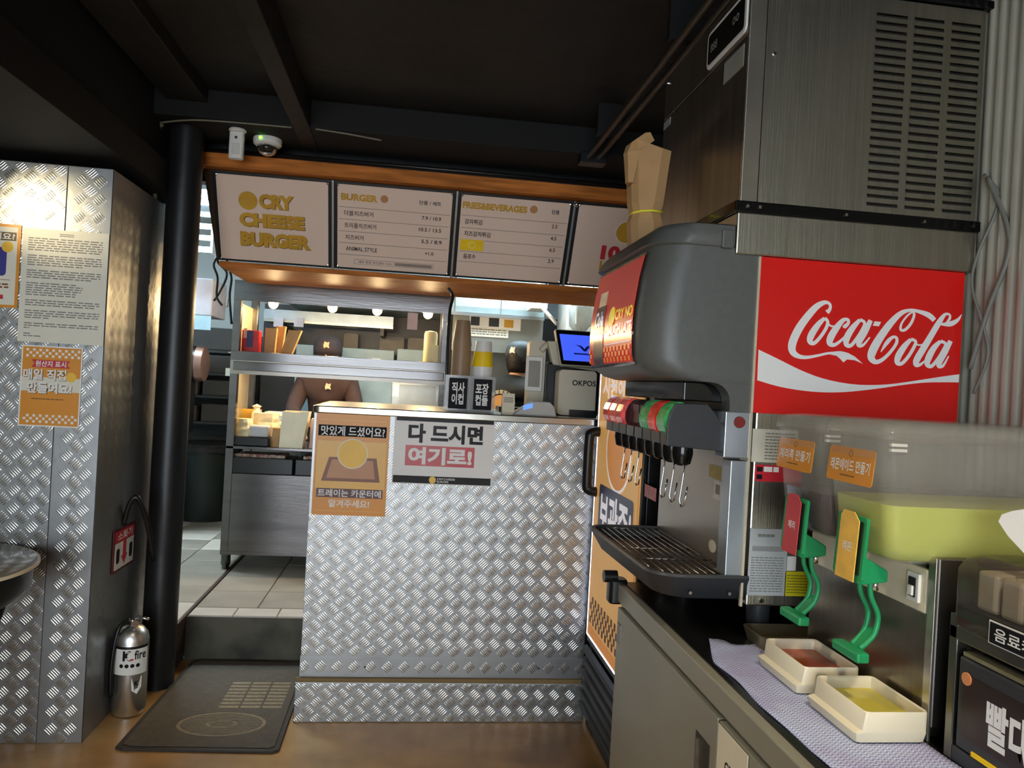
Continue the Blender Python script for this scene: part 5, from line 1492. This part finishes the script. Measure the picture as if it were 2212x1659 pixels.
# things on the pass worktop
WZ = .9625
tag(M().box(*pb(500, 944, 580, 966, 4.80)[:2], 4.80, 5.05, WZ, WZ + .055).build('black_tray', BLK, bevel=.006), 'black tray of wrapped food on the pass worktop', 'tray')
blob('burger_wrap', 'cream wrapped burger on the black tray, left one', 'wrapped burger', 503, 905, 545, 945, 4.83, .12, WRAP, .7, 'wrapped food', zf=WZ + .056)
blob('burger_wrap', 'large cream paper wrap behind the grey tub on the pass', 'wrapped burger', 540, 893, 602, 940, 4.92, .12, WRAP, .85, 'wrapped food', zf=WZ + .056)
tag(M().box(*pb(536, 919, 578, 946, 4.79)[:2], 4.81, 4.90, WZ + .056, WZ + .125).build('grey_tub', mat('tub_grey', (196, 190, 190), .5), bevel=.01), 'pale grey tub at the front of the pass worktop', 'tub')
blob('kraft_box', 'brown kraft carton beside the grey tub on the pass', 'carton', 585, 925, 606, 966, 4.82, .10, KRAFT, .95, zf=WZ)
bag('large greaseproof bag standing open on the pass worktop', 604, 889, 662, 968, 4.80, .12, .01, mat('greaseproof', (236, 224, 192), .45, var=.05, bump=.3, bscale=20), 'greaseproof bags', zf=WZ)
blob('pink_parcel', 'pale pink wrapped parcel against the counter end on the pass', 'parcel', 668, 905, 700, 968, 4.83, .10, mat('parcel_pink', (214, 190, 186), .5), .9, zf=WZ)
for i, (a, b, c_, d, Y, l_) in enumerate(((521, 884, 562, 897, 5.10, 'yellow sauce carton behind the wraps, upper one'), (512, 914, 540, 926, 4.95, 'yellow sauce carton beside the wraps, lower one'))):
    q = pb(a, b, c_, d, Y)
    tag(M().box(q[0], q[1], Y, Y + .06, (q[2] if i else WZ), q[3]).build('sauce_carton', mat('carton_yellow', (206, 158, 54), .45), bevel=.003), l_, 'carton', 'sauce cartons')
q = pb(547, 872, 566, 900, 5.08)
tag(M().lathe([(0, 0), (.035, 0), (.03, .06), (.02, .075), (.02, .09), (.03, .10), (0, .115)], ((q[0] + q[1]) / 2, 5.05, q[3] - .115), 16).build('cream_bottle', mat('bottle_cream', (244, 232, 200), .4), smooth=True), 'small cream bottle on the yellow sauce carton', 'bottle')
stk = thing('paper_stack', 'stack of blue and white wrapping paper on the pass worktop', 'paper stack', (-.75, 5.2, WZ))
q = pb(563, 858, 634, 890, 5.18)
for k in range(7):
    j = random.uniform(-.012, .012)
    M().box(q[0] + j + .006 * k, q[1] + j, 5.16, 5.30, WZ + k * .028, WZ + k * .028 + .026).build('ream', mat('paper_blue', (176, 190, 220), .5) if k % 2 else WHITE, stk, bevel=.002)
for i, (a, b, c_, d) in enumerate(((845, 822, 950, 892),)):
    q = pb(a, b, c_, d, 5.24)
    t = thing('steel_bin', 'open steel container with a grey front at the right of the pass', 'container', (q[0], 5.24, WZ))
    M().box(q[0], q[1], 5.24, 5.30, WZ, q[3]).build('case', STEEL, t, bevel=.006)
    M().box(q[0] + .05, q[1] - .03, 5.234, 5.24, WZ + .06, q[3] - .03).build('front_window', mat('bin_front', (166, 172, 172), .3, .3), t)

# ================================================================== KITCHEN BACKGROUND
KS = mat('kitchen_steel', (170, 176, 176), .35, .8, var=.05)
hd2 = thing('extractor_hood', 'long stainless extractor hood over the back of the kitchen', 'extractor hood', (.6, 6.3, 1.9))
q = pb(978, 604, 1178, 683, 6.0)
M().prism([(6.0, q[2]), (6.0, q[2] + .06), (6.02, q[2] + .13), (6.02, 2.70), (6.9, 2.70), (6.9, q[2])], -1.0, q[1], 'X').build('canopy', mat('hood_white', (150, 168, 172), .4, .2, var=.05), hd2, bevel=.004)
M().box(-1.0, q[1], 5.985, 6.0, q[2] - .012, q[2] + .014).build('lip', KS, hd2)
for k in range(4):
    xk = q[0] + .02 + k * .36
    M().box(xk, xk + .006, 5.992, 6.02, q[2] + .02, 2.4).build('panel_joint', GREYP, hd2)
nb = thing('recipe_board', 'steel wall board with pinned recipe sheets behind the staff member', 'board', (.5, 6.75, 1.5))
q = pb(985, 690, 1172, 762, 6.06)
M().box(q[0] - .03, q[1], 6.06, 6.08, q[2], q[3] + .05).build('panel', mat('panel_steel', (140, 142, 134), .4, .5, var=.06), nb)
FN = Fr((0, 6.059, 0), (1, 0, 0), (0, 0, 1))
for (a, b, c_, d), mt, nm in (((1014, 681, 1125, 712), WHITE, 'sheet'), ((1012, 708, 1098, 728), PLAM, 'lower_sheet'), ((1017, 684, 1036, 703), GREYD, 'photo_print'), ((1056, 687, 1078, 706), GREYD, 'photo_print'),
                              ((1089, 691, 1109, 708), GOLD, 'photo_print')):
    bxx = FN.bx(a, b, c_, d)
    M().rect(FN, *bxx, {'sheet': .001, 'lower_sheet': .0045}.get(nm, .003), {'sheet': .003, 'lower_sheet': .006}.get(nm, .004)).build(nm, mt, nb)
dashes(M(), FN, FN.bx(1018, 710, 1095, 725), 3, .0062, seed=31, h=.5).build('sheet_print', GREYP, nb)
bc = thing('back_counter', 'steel work counter along the back of the kitchen', 'counter', (0, 6.6, .219))
M().box(-1.3, 1.2, 6.2, 6.7, .98, 1.02).build('worktop', KS, bc)
M().box(-1.3, 1.2, 6.24, 6.7, .30, .98).build('body', mat('back_steel', (96, 98, 96), .4, .7), bc)
for x in (-1.25, 0, 1.15):
    M().box(x, x + .05, 6.26, 6.31, .219, .30).build('leg', KS, bc)
tag(M().box(.43, 1.3, 6.80, 6.84, 1.02, 2.0).build('steel_splashback', mat('panel_steel', (140, 142, 134), .4, .5, var=.06)), 'grey steel splashback behind the staff member in black', 'splashback')
blk = M().box(-1.30, .42, 6.80, 6.84, .6, 2.0)
tag(blk.build('dark_splashback', mat('splash_dark', (46, 46, 48), .4)), 'dark wall splashback behind the pass opening', 'splashback')
q = pb(570, 676, 850, 702, 6.2)
ws = thing('wall_shelf', 'bluish steel wall shelf seen through the pass opening', 'shelf', (-.5, 6.3, q[2]))
M().box(q[0], q[1], 6.2, 6.5, q[2], q[2] + .03).build('board', KS, ws)
M().box(q[0], q[1], 6.19, 6.2, q[2] + .02, q[3]).build('rail', mat('rail_blue', (160, 176, 190), .35, .5), ws)
for x in (q[0] + .1, q[1] - .1):
    M().box(x, x + .03, 6.2, 6.8, q[2] - .06, q[2]).build('bracket', GREYD, ws)
for i, px in enumerate((602, 646)):
    q = pb(px - 11, 686, px + 10, 706, 6.17)
    tag(M().box(q[0], q[1], 6.170, 6.175, q[2], q[3]).build('ticket', mat('ticket_blue', (178, 184, 206), .6)), ('blue grey ticket clipped on the wall shelf, left one', 'blue grey ticket clipped on the wall shelf, right one')[i], 'ticket', 'tickets on the wall shelf')
for i, (a, b, c_, d, l_) in enumerate(((738, 715, 770, 760, 'grey chopping board behind the pass, left one'), (818, 722, 872, 770, 'grey chopping board behind the pass, middle one'), (880, 726, 925, 768, 'grey chopping board behind the pass, right one'))):
    q = pb(a, b, c_, d, 6.45)
    tag(M().slab(Fr((0, 6.45, 0), (1, 0, 0), (0, .1, 1)), rrect(q[0], 1.021, q[1], q[3], .02), -.015, 0).build('chopping_board', mat('board_grey', (132, 126, 118), .5)), l_, 'chopping board', 'chopping boards')
for i, (a, b, c_, d, l_) in enumerate(((640, 745, 690, 760, 'pale blue tray on the back counter left of the cap'), (738, 754, 852, 768, 'long pale tray on the back counter right of the cap'), (858, 755, 925, 775, 'pale blue tray on the back counter at the right'))):
    q = pb(a, b, c_, d, 6.25)
    tag(M().box(q[0], q[1], 6.24, 6.42, 1.02, q[3]).build('food_tray', mat('tray_blue', (150, 176, 186), .4, var=.06), bevel=.006), l_, 'food tray', 'trays on the back counter')
# right background
acu = thing('air_unit', 'white wall box with a louvred vent at the top right of the kitchen', 'air unit', (1.2, 6.0, 2.2))
q = pb(1225, 628, 1300, 720, 5.9)
M().box(q[0], 1.35, 5.9, 6.3, q[2], 2.4).build('case', WHITEP, acu, bevel=.01)
for k in range(5):
    a = pb(1228 + k * 13, 648, 1246 + k * 13, 670, 5.89)
    M().slab(Fr((0, 5.892, 0), (1, 0, 0), (0, 0, 1)), [(a[0], a[2]), (a[0] + .03, a[2]), (a[1] + .03, a[3]), (a[1], a[3])], 0, .01).build('vent_slat', GREYP, acu)
q = pb(1148, 628, 1184, 668, 5.7)
tag(M().box(q[0], q[1], 5.7, 5.95, q[2], q[3]).box(q[0] + .04, q[0] + .08, 5.8, 5.84, q[3], 2.75).build('junction_box', WHITEP, bevel=.006), 'white junction box hanging below the kitchen ceiling', 'box')
q0, q1 = at(1160, 652, 'Y', 5.6), at(1203, 700, 'Y', 4.6)
tag(M().tube([q0, q1], .012).build('support_arm', WHITEP, smooth='all'), 'thin white arm running down to the blue screen', 'support arm')
q = pb(1172, 690, 1225, 770, 6.6)
tag(M().box(q[0], q[1], 6.6, 6.7, 1.02, q[3]).build('dark_cabinet', mat('cab_dark', (40, 38, 38), .5), bevel=.004), 'dark tall cabinet behind the cash register', 'cabinet')
q = pb(1228, 668, 1300, 720, 5.8)
tag(M().loft([[(x, y, z) for x, y in rrect(q[0] + g, 5.6 + g, 1.3 - g, 5.86 - g, .03)] for z, g in ((q[2], .05), (q[2] + .05, .01), (q[3], 0))]).build('plastic_bin', mat('bin_clear', (196, 206, 204), .35), smooth=True), 'pale plastic bin on the shelf right of the register', 'bin')

# left background between the pillar and the pass
q = pb(404, 600, 458, 712, 5.6)
fr = thing('white_cabinet', 'white wall cabinet with a pinned sheet behind the pillar', 'cabinet', (-1.75, 5.75, 1.5))
M().box(-2.998, q[1], 5.6, 6.0, q[2] + .1, q[3]).build('body', mat('cabinet_lilac', (178, 172, 180), .45), fr, bevel=.008)
M().box(-2.3, q[1], 5.595, 5.6, q[2], q[2] + .1).build('lower_flap', mat('flap_blue', (150, 176, 190), .4), fr)
ov = thing('toaster_drum', 'black drum shaped machine with a copper rim behind the pillar', 'kitchen machine', (-1.8, 5.7, 1.3))
q = pb(400, 752, 448, 818, 5.6)
M().lathe([(0, -.18), (.12, -.18), (.125, -.02), (.12, 0)], (q[1] - .09, 5.7, (q[2] + q[3]) / 2), 24, 'X').build('drum', BLK, ov, smooth=True)
M().lathe([(.118, 0), (.128, 0), (.122, .05), (.108, .055)], (q[1] - .09, 5.7, (q[2] + q[3]) / 2), 24, 'X').build('copper_rim', mat('copper_rim', (150, 116, 104), .35, .6), ov, smooth=True)
M().box(-1.99, q[1] - .12, 5.62, 5.78, .9605, (q[2] + q[3]) / 2 - .1).build('stand', BLK, ov)
q = pb(464, 643, 492, 662, 6.3)
tm = thing('wall_timer', 'small grey wall timer beside the hanging cables', 'timer', (q[0], 6.3, q[2]))
M().box(q[0], q[1], 6.3, 6.33, q[2], q[3]).build('case', mat('timer_grey', (150, 148, 142), .45), tm, bevel=.006)
M().box(q[0] + .02, q[1] - .02, 6.296, 6.301, q[2] + .02, q[3] - .015).build('display', BLK, tm)
rk = thing('dark_shelving', 'dark shelving filled with black crates left of the pass', 'shelving', (-1.5, 6.7, .219))
M().box(-2.2, -1.34, 6.95, 7.0, .219, 1.72).build('back', mat('shelf_dark', (42, 44, 46), .5), rk)
M().box(-2.2, -1.34, 6.70, 6.95, 1.55, 1.57).build('shelf_board', GREYD, rk)
tag(M().box(-2.15, -1.36, 6.72, 6.94, 1.571, 1.76).build('crate', mat('crate_dark', (60, 60, 60), .6), bevel=.01), 'long dark crate on top of the dark shelving', 'crate', 'crates on the dark shelving')
for k, z in enumerate((.95, 1.17, 1.36)):
    M().box(-2.2, -1.34, 6.70, 6.95, z, z + .02).build('shelf_board', GREYD, rk)
    for j in range(2):
        MC = M().box(-2.15 + j * .40, -1.78 + j * .40, 6.68 + .02 * j, 6.94, z + .021, z + .15 + .02 * ((j + k) % 2))
        tag(MC.build('crate', mat('crate_dark', (60, 60, 60), .6), bevel=.01), ('left', 'right')[j] + ' dark crate on the ' + ('lowest', 'middle', 'upper')[k] + ' board of the dark shelving', 'crate', 'crates on the dark shelving')
tag(M().box(*pb(487, 795, 497, 812, 4.90)[:2], 4.90, 4.905, *pb(487, 795, 497, 812, 4.90)[2:]).box(pb(487, 795, 497, 812, 4.90)[0] + .01, PX0 + .006, 4.90, 4.903, 1.52, 1.525).build('price_tag', WHITEP), 'small white tag hanging at the left side of the pass', 'tag')
tag(M().lathe([(0, 0), (.025, 0), (.025, .12), (.012, .14), (.012, .17), (0, .17)], (-1.37, 6.75, 1.19), 14).build('squeeze_bottle', mat('bottle_lime', (196, 204, 80), .4), smooth=True), 'lime green squeeze bottle left of the pass post', 'bottle')
tr = thing('waste_bin', 'round dark green waste bin on the kitchen tiles', 'waste bin', (-1.62, 6.45, .219))
M().lathe([(0, 0), (.20, 0), (.235, .55), (.25, .56), (.25, .58), (.225, .58), (.19, .02)], (-1.60, 6.42, .219), 32).build('bin', mat('bin_green_black', (26, 34, 32), .4), tr, smooth=True)
M().lathe([(.19, .575), (.262, .545), (.268, .585), (.25, .605), (.19, .60)], (-1.60, 6.42, .219), 28).build('liner_bag', mat('liner_black', (34, 34, 36), .25, bump=.5, bscale=40), tr, smooth=True)
tbk = thing('prep_table', 'steel legged prep table at the left of the kitchen', 'table', (-2.0, 6.0, .219))
M().box(-2.8, -1.92, 5.55, 6.1, .93, .96).build('top', KS, tbk, bevel=.004)
for x, y in ((-1.96, 5.60), (-2.75, 5.60), (-1.96, 6.05), (-2.75, 6.05)):
    M().tube([(x, y, .219), (x, y, .93)], .018, 10).build('leg', KS, tbk, smooth='all')
M().box(-2.78, -1.94, 5.6, 6.06, .40, .42).build('under_shelf', KS, tbk)
for i, pts in enumerate((((480, 540), (462, 570), (470, 600), (468, 640), (480, 660)), ((484, 545), (470, 565), (490, 590), (478, 625), (462, 650)), ((490, 548), (492, 575), (500, 600), (496, 640), (500, 700)))):
    tag(M().tube(smoothpath([at(a, b, 'Y', 4.74 + .02 * i) for a, b in pts]), .007).build('hanging_cable', BLK, smooth='all'),
        ('black cable hanging left of the menu header, leftmost', 'black cable looping below the menu header corner', 'black cable running down beside the pass post')[i], 'cable', 'hanging cables')
q = pb(412, 425, 462, 545, 5.3)
M_ = thing('strip_light', 'bright slatted strip light seen between pillar and menu header', 'lamp', (-1.6, 5.4, 2.2))
M().box(q[0] - .2, q[1], 5.30, 5.9, q[3], q[3] + .05).build('housing', mat('vent_white', (214, 226, 232), .4), M_)
M().box(q[0] - .1, q[0] - .06, 5.5, 5.54, q[3] + .05, 2.75).build('hanger', WHITEP, M_)
GLOW = mat('cool_glow', (206, 234, 255), .4, emit=9, var=.01)
for k in range(5):
    z_ = q[3] - .03 - k * (q[3] - q[2]) / 5
    M().slab(Fr((0, 5.32 + .03 * k, z_), (1, 0, 0), (0, .75, .66)), [(q[0] - .2, -.03), (q[1], -.03), (q[1], .03), (q[0] - .2, .03)], -.006, 0).build('slat', GLOW if k % 2 == 0 else WHITEP, M_)
for x in (q[0] - .2, q[1] - .015):
    M().box(x, x + .015, 5.30, 5.5, q[2], q[3]).build('end_plate', WHITEP, M_)

# ================================================================== PEOPLE
def body(name, joints, bones, mt, parent, root, sub=2):
    """one continuous skinned figure; joints: name -> (x, y, z, rx, ry)"""
    keys = list(joints)
    me = bpy.data.meshes.new(name)
    me.from_pydata([joints[k][:3] for k in keys], [(keys.index(a), keys.index(b)) for a, b in bones], [])
    o = bpy.data.objects.new(name, me)
    COL.objects.link(o)
    o.parent = parent
    s = o.modifiers.new('skin', 'SKIN')
    s.use_smooth_shade = True
    if not me.skin_vertices:
        me.attributes.new('skin', 'FLOAT', 'POINT') if False else None
    for i, k in enumerate(keys):
        v = me.skin_vertices[0].data[i]
        v.radius = joints[k][3:5]
        v.use_root = (k == root)
    q = o.modifiers.new('sub', 'SUBSURF')
    q.levels = q.render_levels = sub
    me.materials.append(mt)
    return o

def figure(base, rz, label, sh_mt, pants, shirt_len, lean, arms, headback):
    t = thing('person', label, 'person', base, rz=rz)
    # local frame: facing -y, feet at z 0
    J = dict(
        pel=(0, .10, .80, .135, .105), bel=(0, .07, .93, .125, .10), che=(0, .02, 1.09, .15, .11), upc=(0, -.02, 1.18, .12, .09), nek=(0, -.045, 1.25, .052, .055),
        hd0=(0, -.075, 1.315, .062, .070), hd1=(0, -.095, 1.385, .080, .096), hd2=(0, -.095, 1.45, .066, .08),
        sl=(-.17, -.005, 1.16, .062, .062), sr=(.17, -.005, 1.16, .062, .062))
    B = [('pel', 'bel'), ('bel', 'che'), ('che', 'upc'), ('upc', 'nek'), ('nek', 'hd0'), ('hd0', 'hd1'), ('hd1', 'hd2'), ('upc', 'sl'), ('upc', 'sr')]
    for s, sg in (('l', -1), ('r', 1)):
        e, w, h = arms[s]
        J['e' + s] = (*e, .042, .042)
        J['w' + s] = (*w, .028, .024)
        J['p' + s] = (*h, .034, .018)
        B += [('s' + s, 'e' + s), ('e' + s, 'w' + s), ('w' + s, 'p' + s)]
        d = Vector(h) - Vector(w)
        d.normalize()
        sd_ = d.cross(Vector((0, 0, 1))).normalized()
        for k, (off, ln) in enumerate(((-.026, .060), (-.009, .072), (.009, .068), (.026, .052))):
            b0 = Vector(h) + sd_ * off + d * .025
            b1 = b0 + d * ln * .55 + Vector((0, 0, -.006))
            b2 = b1 + d * ln * .4 + Vector((0, 0, -.022))
            for n_, q in (('a', b0), ('b', b1), ('c', b2)):
                J['f%s%d%s' % (s, k, n_)] = (*q, .0095, .0095)
            B += [('p' + s, 'f%s%da' % (s, k)), ('f%s%da' % (s, k), 'f%s%db' % (s, k)), ('f%s%db' % (s, k), 'f%s%dc' % (s, k))]
        th = Vector(w) + d * .03 + sd_ * (-.034 * sg)
        J['t' + s + 'a'] = (*th, .011, .011)
        J['t' + s + 'b'] = (*(th + d * .035 - sd_ * .012 * sg + Vector((0, 0, -.008))), .010, .010)
        B += [('w' + s, 't' + s + 'a'), ('t' + s + 'a', 't' + s + 'b')]
        J['h' + s] = (.095 * sg, .10, .74, .088, .092)
        J['k' + s] = (.105 * sg, .03, .43, .060, .062)
        J['a' + s] = (.10 * sg, .08, .09, .042, .046)
        J['o' + s] = (.115 * sg, -.07, .035, .042, .030)
        B += [('pel', 'h' + s), ('h' + s, 'k' + s), ('k' + s, 'a' + s), ('a' + s, 'o' + s)]
    body('body', J, B, SKIN, t, 'pel')
    # clothing shells a little larger than the body
    g = .022
    JS = {k: (*J[k][:3], J[k][3] + g, J[k][4] + g) for k in ('bel', 'che', 'upc', 'sl', 'sr')}
    JS['nkb'] = (0, -.044, 1.246, .080, .080)
    JS['upc'] = (0, -.012, 1.165, .138, .138)
    JS['che'] = (0, .025, 1.08, .168, .150)
    JS['pel'] = (0, .10, .82, .150, .122)
    for s in 'lr':
        a, b = Vector(J['s' + s][:3]), Vector(J['e' + s][:3])
        m_ = a + (b - a) * (shirt_len if shirt_len < 1 else .98)
        JS['m' + s] = (*m_, .062, .062)
        if shirt_len >= 1:
            JS['c' + s] = (*(Vector(J['e' + s][:3]).lerp(Vector(J['w' + s][:3]), .9)), .038, .038)
    LS = [('ml', 'cl'), ('mr', 'cr')]
    body('shirt', JS, [('pel', 'bel'), ('bel', 'che'), ('che', 'upc'), ('upc', 'nkb'), ('upc', 'sl'), ('upc', 'sr'), ('sl', 'ml'), ('sr', 'mr')] + (LS if shirt_len >= 1 else []), sh_mt, t, 'pel')
    JP = {'pel': (0, .10, .79, .148, .120)}
    BP = []
    for s in 'lr':
        for k, r_ in (('h', .100), ('k', .074), ('a', .062)):
            JP[k + s] = (*J[k + s][:3], r_, r_)
        BP += [('pel', 'h' + s), ('h' + s, 'k' + s), ('k' + s, 'a' + s)]
    body('trousers', JP, BP, pants, t, 'pel')
    for sg in (-1, 1):
        M().loft([[(x + .112 * sg, y - .03, z) for x, y in rrect(-.05, -.14 + g_, .05, .13 - g_, .045)] for z, g_ in ((.0, 0), (.045, .0), (.075, .03))]).build('shoe', BLK, t, smooth=True, local=True)
        M().ball((.083 * sg, -.085, 1.375), .012, .020, .030, 10, 6).build('ear', SKIN, t, smooth='all', local=True)
        M().ball((.032 * sg, -.176, 1.395), .013, .008, .008, 10, 6).build('eye', WHITEP, t, smooth='all', local=True)
    M().ball((0, -.192, 1.365), .013, .020, .022, 10, 6).build('nose', SKIN, t, smooth='all', local=True)
    M().ball((0, -.176, 1.322), .024, .007, .006, 10, 6).build('mouth', mat('lip', (170, 104, 92), .5), t, smooth='all', local=True)
    return t
def cap(t, mt, emblem, brim_dir, em_m, hair):
    c_ = (0, -.092, 1.410)
    hr = M()
    hr.loft([[(c_[0] + (.094 + .004 * math.sin(i * 2.3)) * k * math.cos(a), c_[1] + .016 + .106 * k * math.sin(a), z) for i, a in enumerate([2 * math.pi * j / 20 for j in range(20)])] for z, k in hair])
    hr.build('hair', HAIR, t, smooth='all', local=True)
    cp_ = M().loft([[(c_[0] + .104 * k * math.cos(2 * math.pi * j / 24), c_[1] + .118 * k * math.sin(2 * math.pi * j / 24), c_[2] + z) for j in range(24)] for z, k in ((-.045, 1.0), (.0, 1.03), (.03, 1.02), (.06, .93), (.082, .77), (.096, .5), (.102, .2))]).build('cap', mt, t, smooth='all', local=True)
    s = brim_dir
    br = []
    for z in (-.002, .006):
        br.append([(c_[0] + x, c_[1] + s * y, c_[2] - .042 + z - .35 * max(0, y - .09)) for x, y in [(-.092, .05), (-.085, .12), (-.06, .175), (0, .195), (.06, .175), (.085, .12), (.092, .05), (0, .08)]])
    M().loft(br).build('brim', mt, cp_, smooth=True, local=True)
    M().ball((0, c_[1], c_[2] + .103), .008).build('button', mt, cp_, smooth='all', local=True)
    fz = s if emblem > 0 else -s
    M().slab(Fr((0, c_[1] + fz * .117, c_[2] + .026), (-fz, 0, 0), (0, -fz * .25, 1)), [(-.022, .0), (-.014, .03), (.004, .022), (.020, .028), (.016, 0), (.024, -.02), (.0, -.012), (-.016, -.022)], .000, .004).build('emblem', em_m, cp_, local=True)
PANTS = mat('dark_trousers', (30, 30, 34), .8)
p_ = at(708, 760, 'Y', 5.85)
pa = figure((p_.x, 5.95, .195), 0, 'staff member in dark cap and brown shirt bending behind the pass shelf', SHIRTB, PANTS, 1.0, 0,
            {'l': ((-.235, -.10, .95), (-.16, -.30, .84), (-.13, -.37, .815)), 'r': ((.235, -.10, .95), (.15, -.30, .84), (.11, -.37, .815))}, 0)
cap(pa, CAPM, 1, -1, mat('emblem_peach', (226, 170, 130), .5), ((1.33, .80), (1.37, .97), (1.42, 1.0), (1.45, .9)))
M().slab(Fr((.02, -.135, 1.13), (1, 0, 0), (0, .35, 1)), [(-.022, .0), (-.014, .03), (.004, .022), (.020, .028), (.016, 0), (.024, -.02), (.0, -.012), (-.016, -.022)], .0, .012).build('shirt_emblem', mat('emblem_peach', (1, 1, 1)), pa, local=True)
p_ = at(1116, 760, 'Y', 5.3)
pbk = figure((p_.x - .01, 5.35, .222), math.radians(180 - 38), 'staff member in black shirt and cap seen from behind, beside the till', SHIRT, PANTS, .62, 0,
             {'l': ((-.225, -.10, .93), (-.15, -.30, .86), (-.12, -.37, .85)), 'r': ((.225, -.10, .93), (.14, -.30, .86), (.11, -.37, .85))}, 0)
cap(pbk, mat('grey_blue_cap', (66, 76, 84), .6, var=.2, scale=20), -1, -1, WHITEP, ((1.285, .78), (1.32, .92), (1.37, 1.02), (1.42, 1.0), (1.45, .9)))
FBk2 = Fr((0, .165, 1.035), (-1, 0, 0), (0, -.30, 1))
em = M().disc(FBk2, 0, 0, .090, .0, .012, k=32).build('back_print', mat('print_tan', (176, 130, 74), .6), pbk, local=True)
mm = M()
for k in range(9):
    a0, a1 = math.radians(165 - k * 17), math.radians(152 - k * 17)
    mm.slab(FBk2, [(.100 * math.cos(a0), .100 * math.sin(a0)), (.128 * math.cos(a0), .128 * math.sin(a0)), (.128 * math.cos(a1), .128 * math.sin(a1)), (.100 * math.cos(a1), .100 * math.sin(a1))], .0, .010)
mm.build('back_print_arc', mat('print_grey', (140, 140, 136), .6), pbk, local=True)
